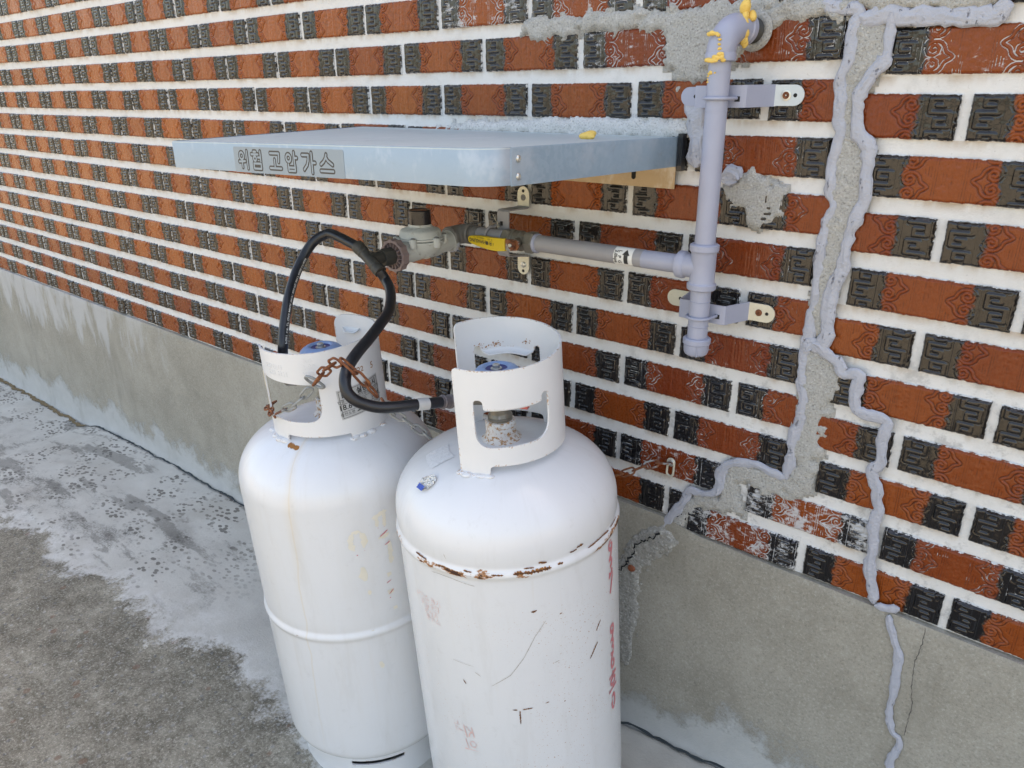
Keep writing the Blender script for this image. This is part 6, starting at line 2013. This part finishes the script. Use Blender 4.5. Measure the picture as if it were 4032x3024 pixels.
for k in range(7): ln(-0.014 + 0.002 * k, -0.0190 + 0.001 * (k % 3), 0.006 + 0.001 * k, -0.0162 - 0.0012 * (k % 2), 0.0016)
obj('label_print', mb, M_BLACKINK, lb, smooth=False, kind='stuff')
# numbers stamped in the guard
def g_text(body, size, th, h, bold=0.0, lift=0.0006, rot=0):
    V, F = text_mesh(body, size, bold)
    return on_guard([(a, b) for a, b, _ in V], F, deg(th), h, rot, lift)
mb = MB()
for q in (('5', 0.0155, 16.2, 0.808), ("'22", 0.013, 0.0, 0.8095)): m2 = g_text(q[0], q[1], q[2], q[3]); mb.add(m2.v, m2.f)
obj('stamped_number', mb, M_RUSTMARK, tl, smooth=False, kind='stuff')
mb = MB()
emb = (('KSNE73', 0.0115, -86, 0.8285), ('KSB 6211', 0.0110, -82, 0.8180), ('KG', 0.0105, -48, 0.8418), ('2-99', 0.0115, -48, 0.8310), ('V47', 0.0105, -49, 0.8190))
for q in emb:
    V, F = text_mesh(q[0], q[1], 0.0002, 0.0007)
    c_, vs = RC_, []
    for x, y, z in V:
        vs.append(CL.pt(q[3] + y, q[2] + math.degrees(x / RC_), RC_ - 0.0001 + max(z, 0) * 0.9))
    mb.add(vs, [tuple(f) for f in F])
mb.at = {'rim': [0.02] * len(mb.v)}
obj('embossed_letter', mb, M_COLLAR_L, tl, sharp=20, kind='stuff')
# ghosts of old stencils and brush stains on the shell
mb = surf_ribbon(CL, [([(A(-33.5), 0.566), (A(-35.5), 0.553), (A(-34.5), 0.538), (A(-33), 0.532)], 0.0090), ([(A(-29.5), 0.566), (A(-27.5), 0.552), (A(-28.5), 0.536)], 0.0090), ([(A(-34), 0.568), (A(-29), 0.568)], 0.006),
                      ([(A(-31), 0.500), (A(-30.5), 0.470)], 0.016), ([(A(-29.5), 0.452), (A(-29), 0.44)], 0.013), ([(A(-31), 0.37), (A(-29), 0.352)], 0.010), ([(A(-29), 0.30), (A(-28.5), 0.285)], 0.014)], 0.0004, None, 11, 0.35)
obj_each('stencil_ghost', mb, M_STAIN, tl, sharp=180)
mb = surf_ribbon(CL, [([(A(-22), 0.585), (A(-13), 0.592)], 0.006), ([(A(-20), 0.59), (A(-19.5), 0.565)], 0.006), ([(A(-15), 0.595), (A(-15.5), 0.562)], 0.006), ([(A(-20), 0.545), (A(-13), 0.549)], 0.008),
                      ([(A(-14), 0.535), (A(-14.5), 0.490)], 0.008), ([(A(-18), 0.470), (A(-14), 0.472)], 0.022), ([(A(-19), 0.435), (A(-14), 0.438)], 0.030), ([(A(-17), 0.40), (A(-13), 0.402)], 0.02)], 0.0004, None, 17, 0.4)
obj_each('stencil_ghost', mb, M_STAIN, tl, sharp=180)
mb = surf_ribbon(CL, [([(A(-33), 0.5255), (A(-32), 0.5245)], 0.0035), ([(A(-28.5), 0.5305), (A(-27.8), 0.531)], 0.0025), ([(A(-19), 0.5475), (A(-14), 0.5555)], 0.0022), ([(A(-19.5), 0.5650), (A(-19), 0.5640)], 0.003), ([(A(-16), 0.5635), (A(-15.3), 0.564)], 0.003),
                      ([(A(-17), 0.5290), (A(-13.5), 0.5330)], 0.0018), ([(A(-19), 0.455), (A(-16), 0.459)], 0.0014), ([(A(-18.5), 0.432), (A(-15), 0.440)], 0.0015), ([(A(-18.5), 0.4240), (A(-17.6), 0.4245)], 0.003), ([(A(-31), 0.3565), (A(-30.3), 0.357)], 0.003)], 0.0008, None, 23, 0.3)
obj_each('paint_drip', mb, M_REDPAINT, tl)
# white wire hanging at the guard's open edge
mb = MB(); mb.tube(smooth_path([CL.pt(0.806, -121, RC_ - 0.0014), CL.pt(0.785, -122.5, RC_ - 0.001), CL.pt(0.765, -121.5, RC_ - 0.002), CL.pt(0.738, -121.5, RC_ - 0.001)]), 0.0022, 10)
obj('guard_edge', mb, M_CREAM, tl)

# ================================================================ chains
def link_mesh(mat, L, W, r, seed):
    mb = MB(); P = []
    rr = W / 2; s_ = L / 2 - rr
    for k in range(9): a = -math.pi / 2 + math.pi * k / 8; P.append((s_ + rr * math.cos(a), rr * math.sin(a), 0))
    for k in range(9): a = math.pi / 2 + math.pi * k / 8; P.append((-s_ + rr * math.cos(a), rr * math.sin(a), 0))
    mb.tube(P, r, 8, closed=True)
    return mesh_of('link', mb, mat)


CH_L, CH_W, CH_R = 0.0265, 0.0135, 0.00175
LINKS = {k: link_mesh(m, CH_L, CH_W, CH_R, 1) for k, m in (('r', M_RUST), ('z', M_CHAIN), ('m', M_CHAINMIX))}
LINKS['R'] = link_mesh(M_RUST, 0.0305, 0.0150, 0.0019, 3)
BIG = link_mesh(M_CHAIN, 0.034, 0.021, 0.0024, 2)


def hang(parent, pts, kinds, pitch=None, twist0=0.0, spec={}):
    """links one after another along pts, each turned a quarter from the last"""
    pitch = pitch or (CH_L - 2 * CH_R * 1.25)
    P = even_path(smooth_path(pts, 12), pitch)
    n = len(P) - 1
    for i in range(n):
        k = kinds[min(int(i * len(kinds) / n), len(kinds) - 1)]
        a, b = P[i], P[i + 1]
        T = (b - a).normalized()
        view = (Vector(CAM_C) - a).normalized()
        N = (view - T * view.dot(T)).normalized()
        M_ = Matrix((T, N.cross(T), N)).transposed()
        M_ = M_ @ Matrix.Rotation(twist0 + (math.radians(22) if i % 2 else math.radians(80)), 3, 'X')
        o = bpy.data.objects.new('link', spec.get(i, LINKS[k]))
        COL.objects.link(o)
        o.parent = parent
        o.location = (a + b) / 2 - wloc(parent)
        o.rotation_euler = M_.to_euler()


ch = thing('safety_chain', 'chain with rusty and grey links draped over the black hose and the far cylinder', 'chain', CHAIN2[0])
c1 = [Vector(p) for p in CHAIN1[1:]]
c0 = [CL.pt(0.7265, -150, 0.1045), CL.pt(0.7300, -134, 0.1045), CL.pt(0.7330, -118, 0.1045)]
hang(ch, [Vector(p) for p in c0[:2]] + [c1[0] + (c1[0] - c1[1]) * 0.75], 'rr')
hang(ch, [c0[2] if False else c1[0] + (c1[0] - c1[1]) * 0.6] + c1, 'mzzzz', None, 0.2)
o = bpy.data.objects.new('link', BIG); COL.objects.link(o); o.parent = ch
T = (Vector(CHAIN2[1]) - Vector(CHAIN1[-2])).normalized(); view = (Vector(CAM_C) - Vector(CHAIN2[0])).normalized(); N = (view - T * view.dot(T)).normalized()
o.location = Vector(CHAIN1[-1]) - wloc(ch); o.rotation_euler = (Matrix((T, N.cross(T), N)).transposed() @ Matrix.Rotation(math.radians(12), 3, 'X') @ Matrix.Rotation(math.radians(60), 3, 'Z')).to_euler()
hang(ch, [Vector(p) for p in CHAIN2[:4]], 'R', 0.0255, 0.0)
hang(ch, [Vector(p) for p in CHAIN2[3:]], 'R', 0.0255, 0.5)
hang(ch, [Vector(p) for p in CHAIN2[-1:]] + [Vector(p) for p in CHAIN3], 'mzzzz', None, 0.3)
wc = thing('safety_chain', 'rusty chain running from the wall hook behind the scuffed near cylinder', 'chain', CHAIN4[0])
hang(wc, [Vector(p) for p in CHAIN4], 'mmrrr', None, 0.1)
hk = thing('wall_hook', 'plated wall hook with a screw that holds the rusty chain to a brick', 'hook', (2.6335, 0, -0.592))
mb = MB(); P = []
for k in range(9): a = math.pi * k / 8; P.append((2.6340 + 0.0062 * math.cos(a), -0.0055, -0.5880 + 0.0062 * math.sin(a)))
for k in range(9): a = math.pi + math.pi * k / 8; P.append((2.6335 + 0.0062 * math.cos(a), -0.0060, -0.6085 + 0.0062 * math.sin(a)))
mb.tube(P, 0.0020, 8, closed=True); obj('hook_link', mb, M_ZINC, hk)
mb = MB(); screw(mb, (2.6340, -0.0062, -0.5890), 0.0068); mb.tube([(2.634, 0.004, -0.589), (2.634, -0.0062, -0.589)], 0.003, 10); obj('screw', mb, M_STEEL, hk)
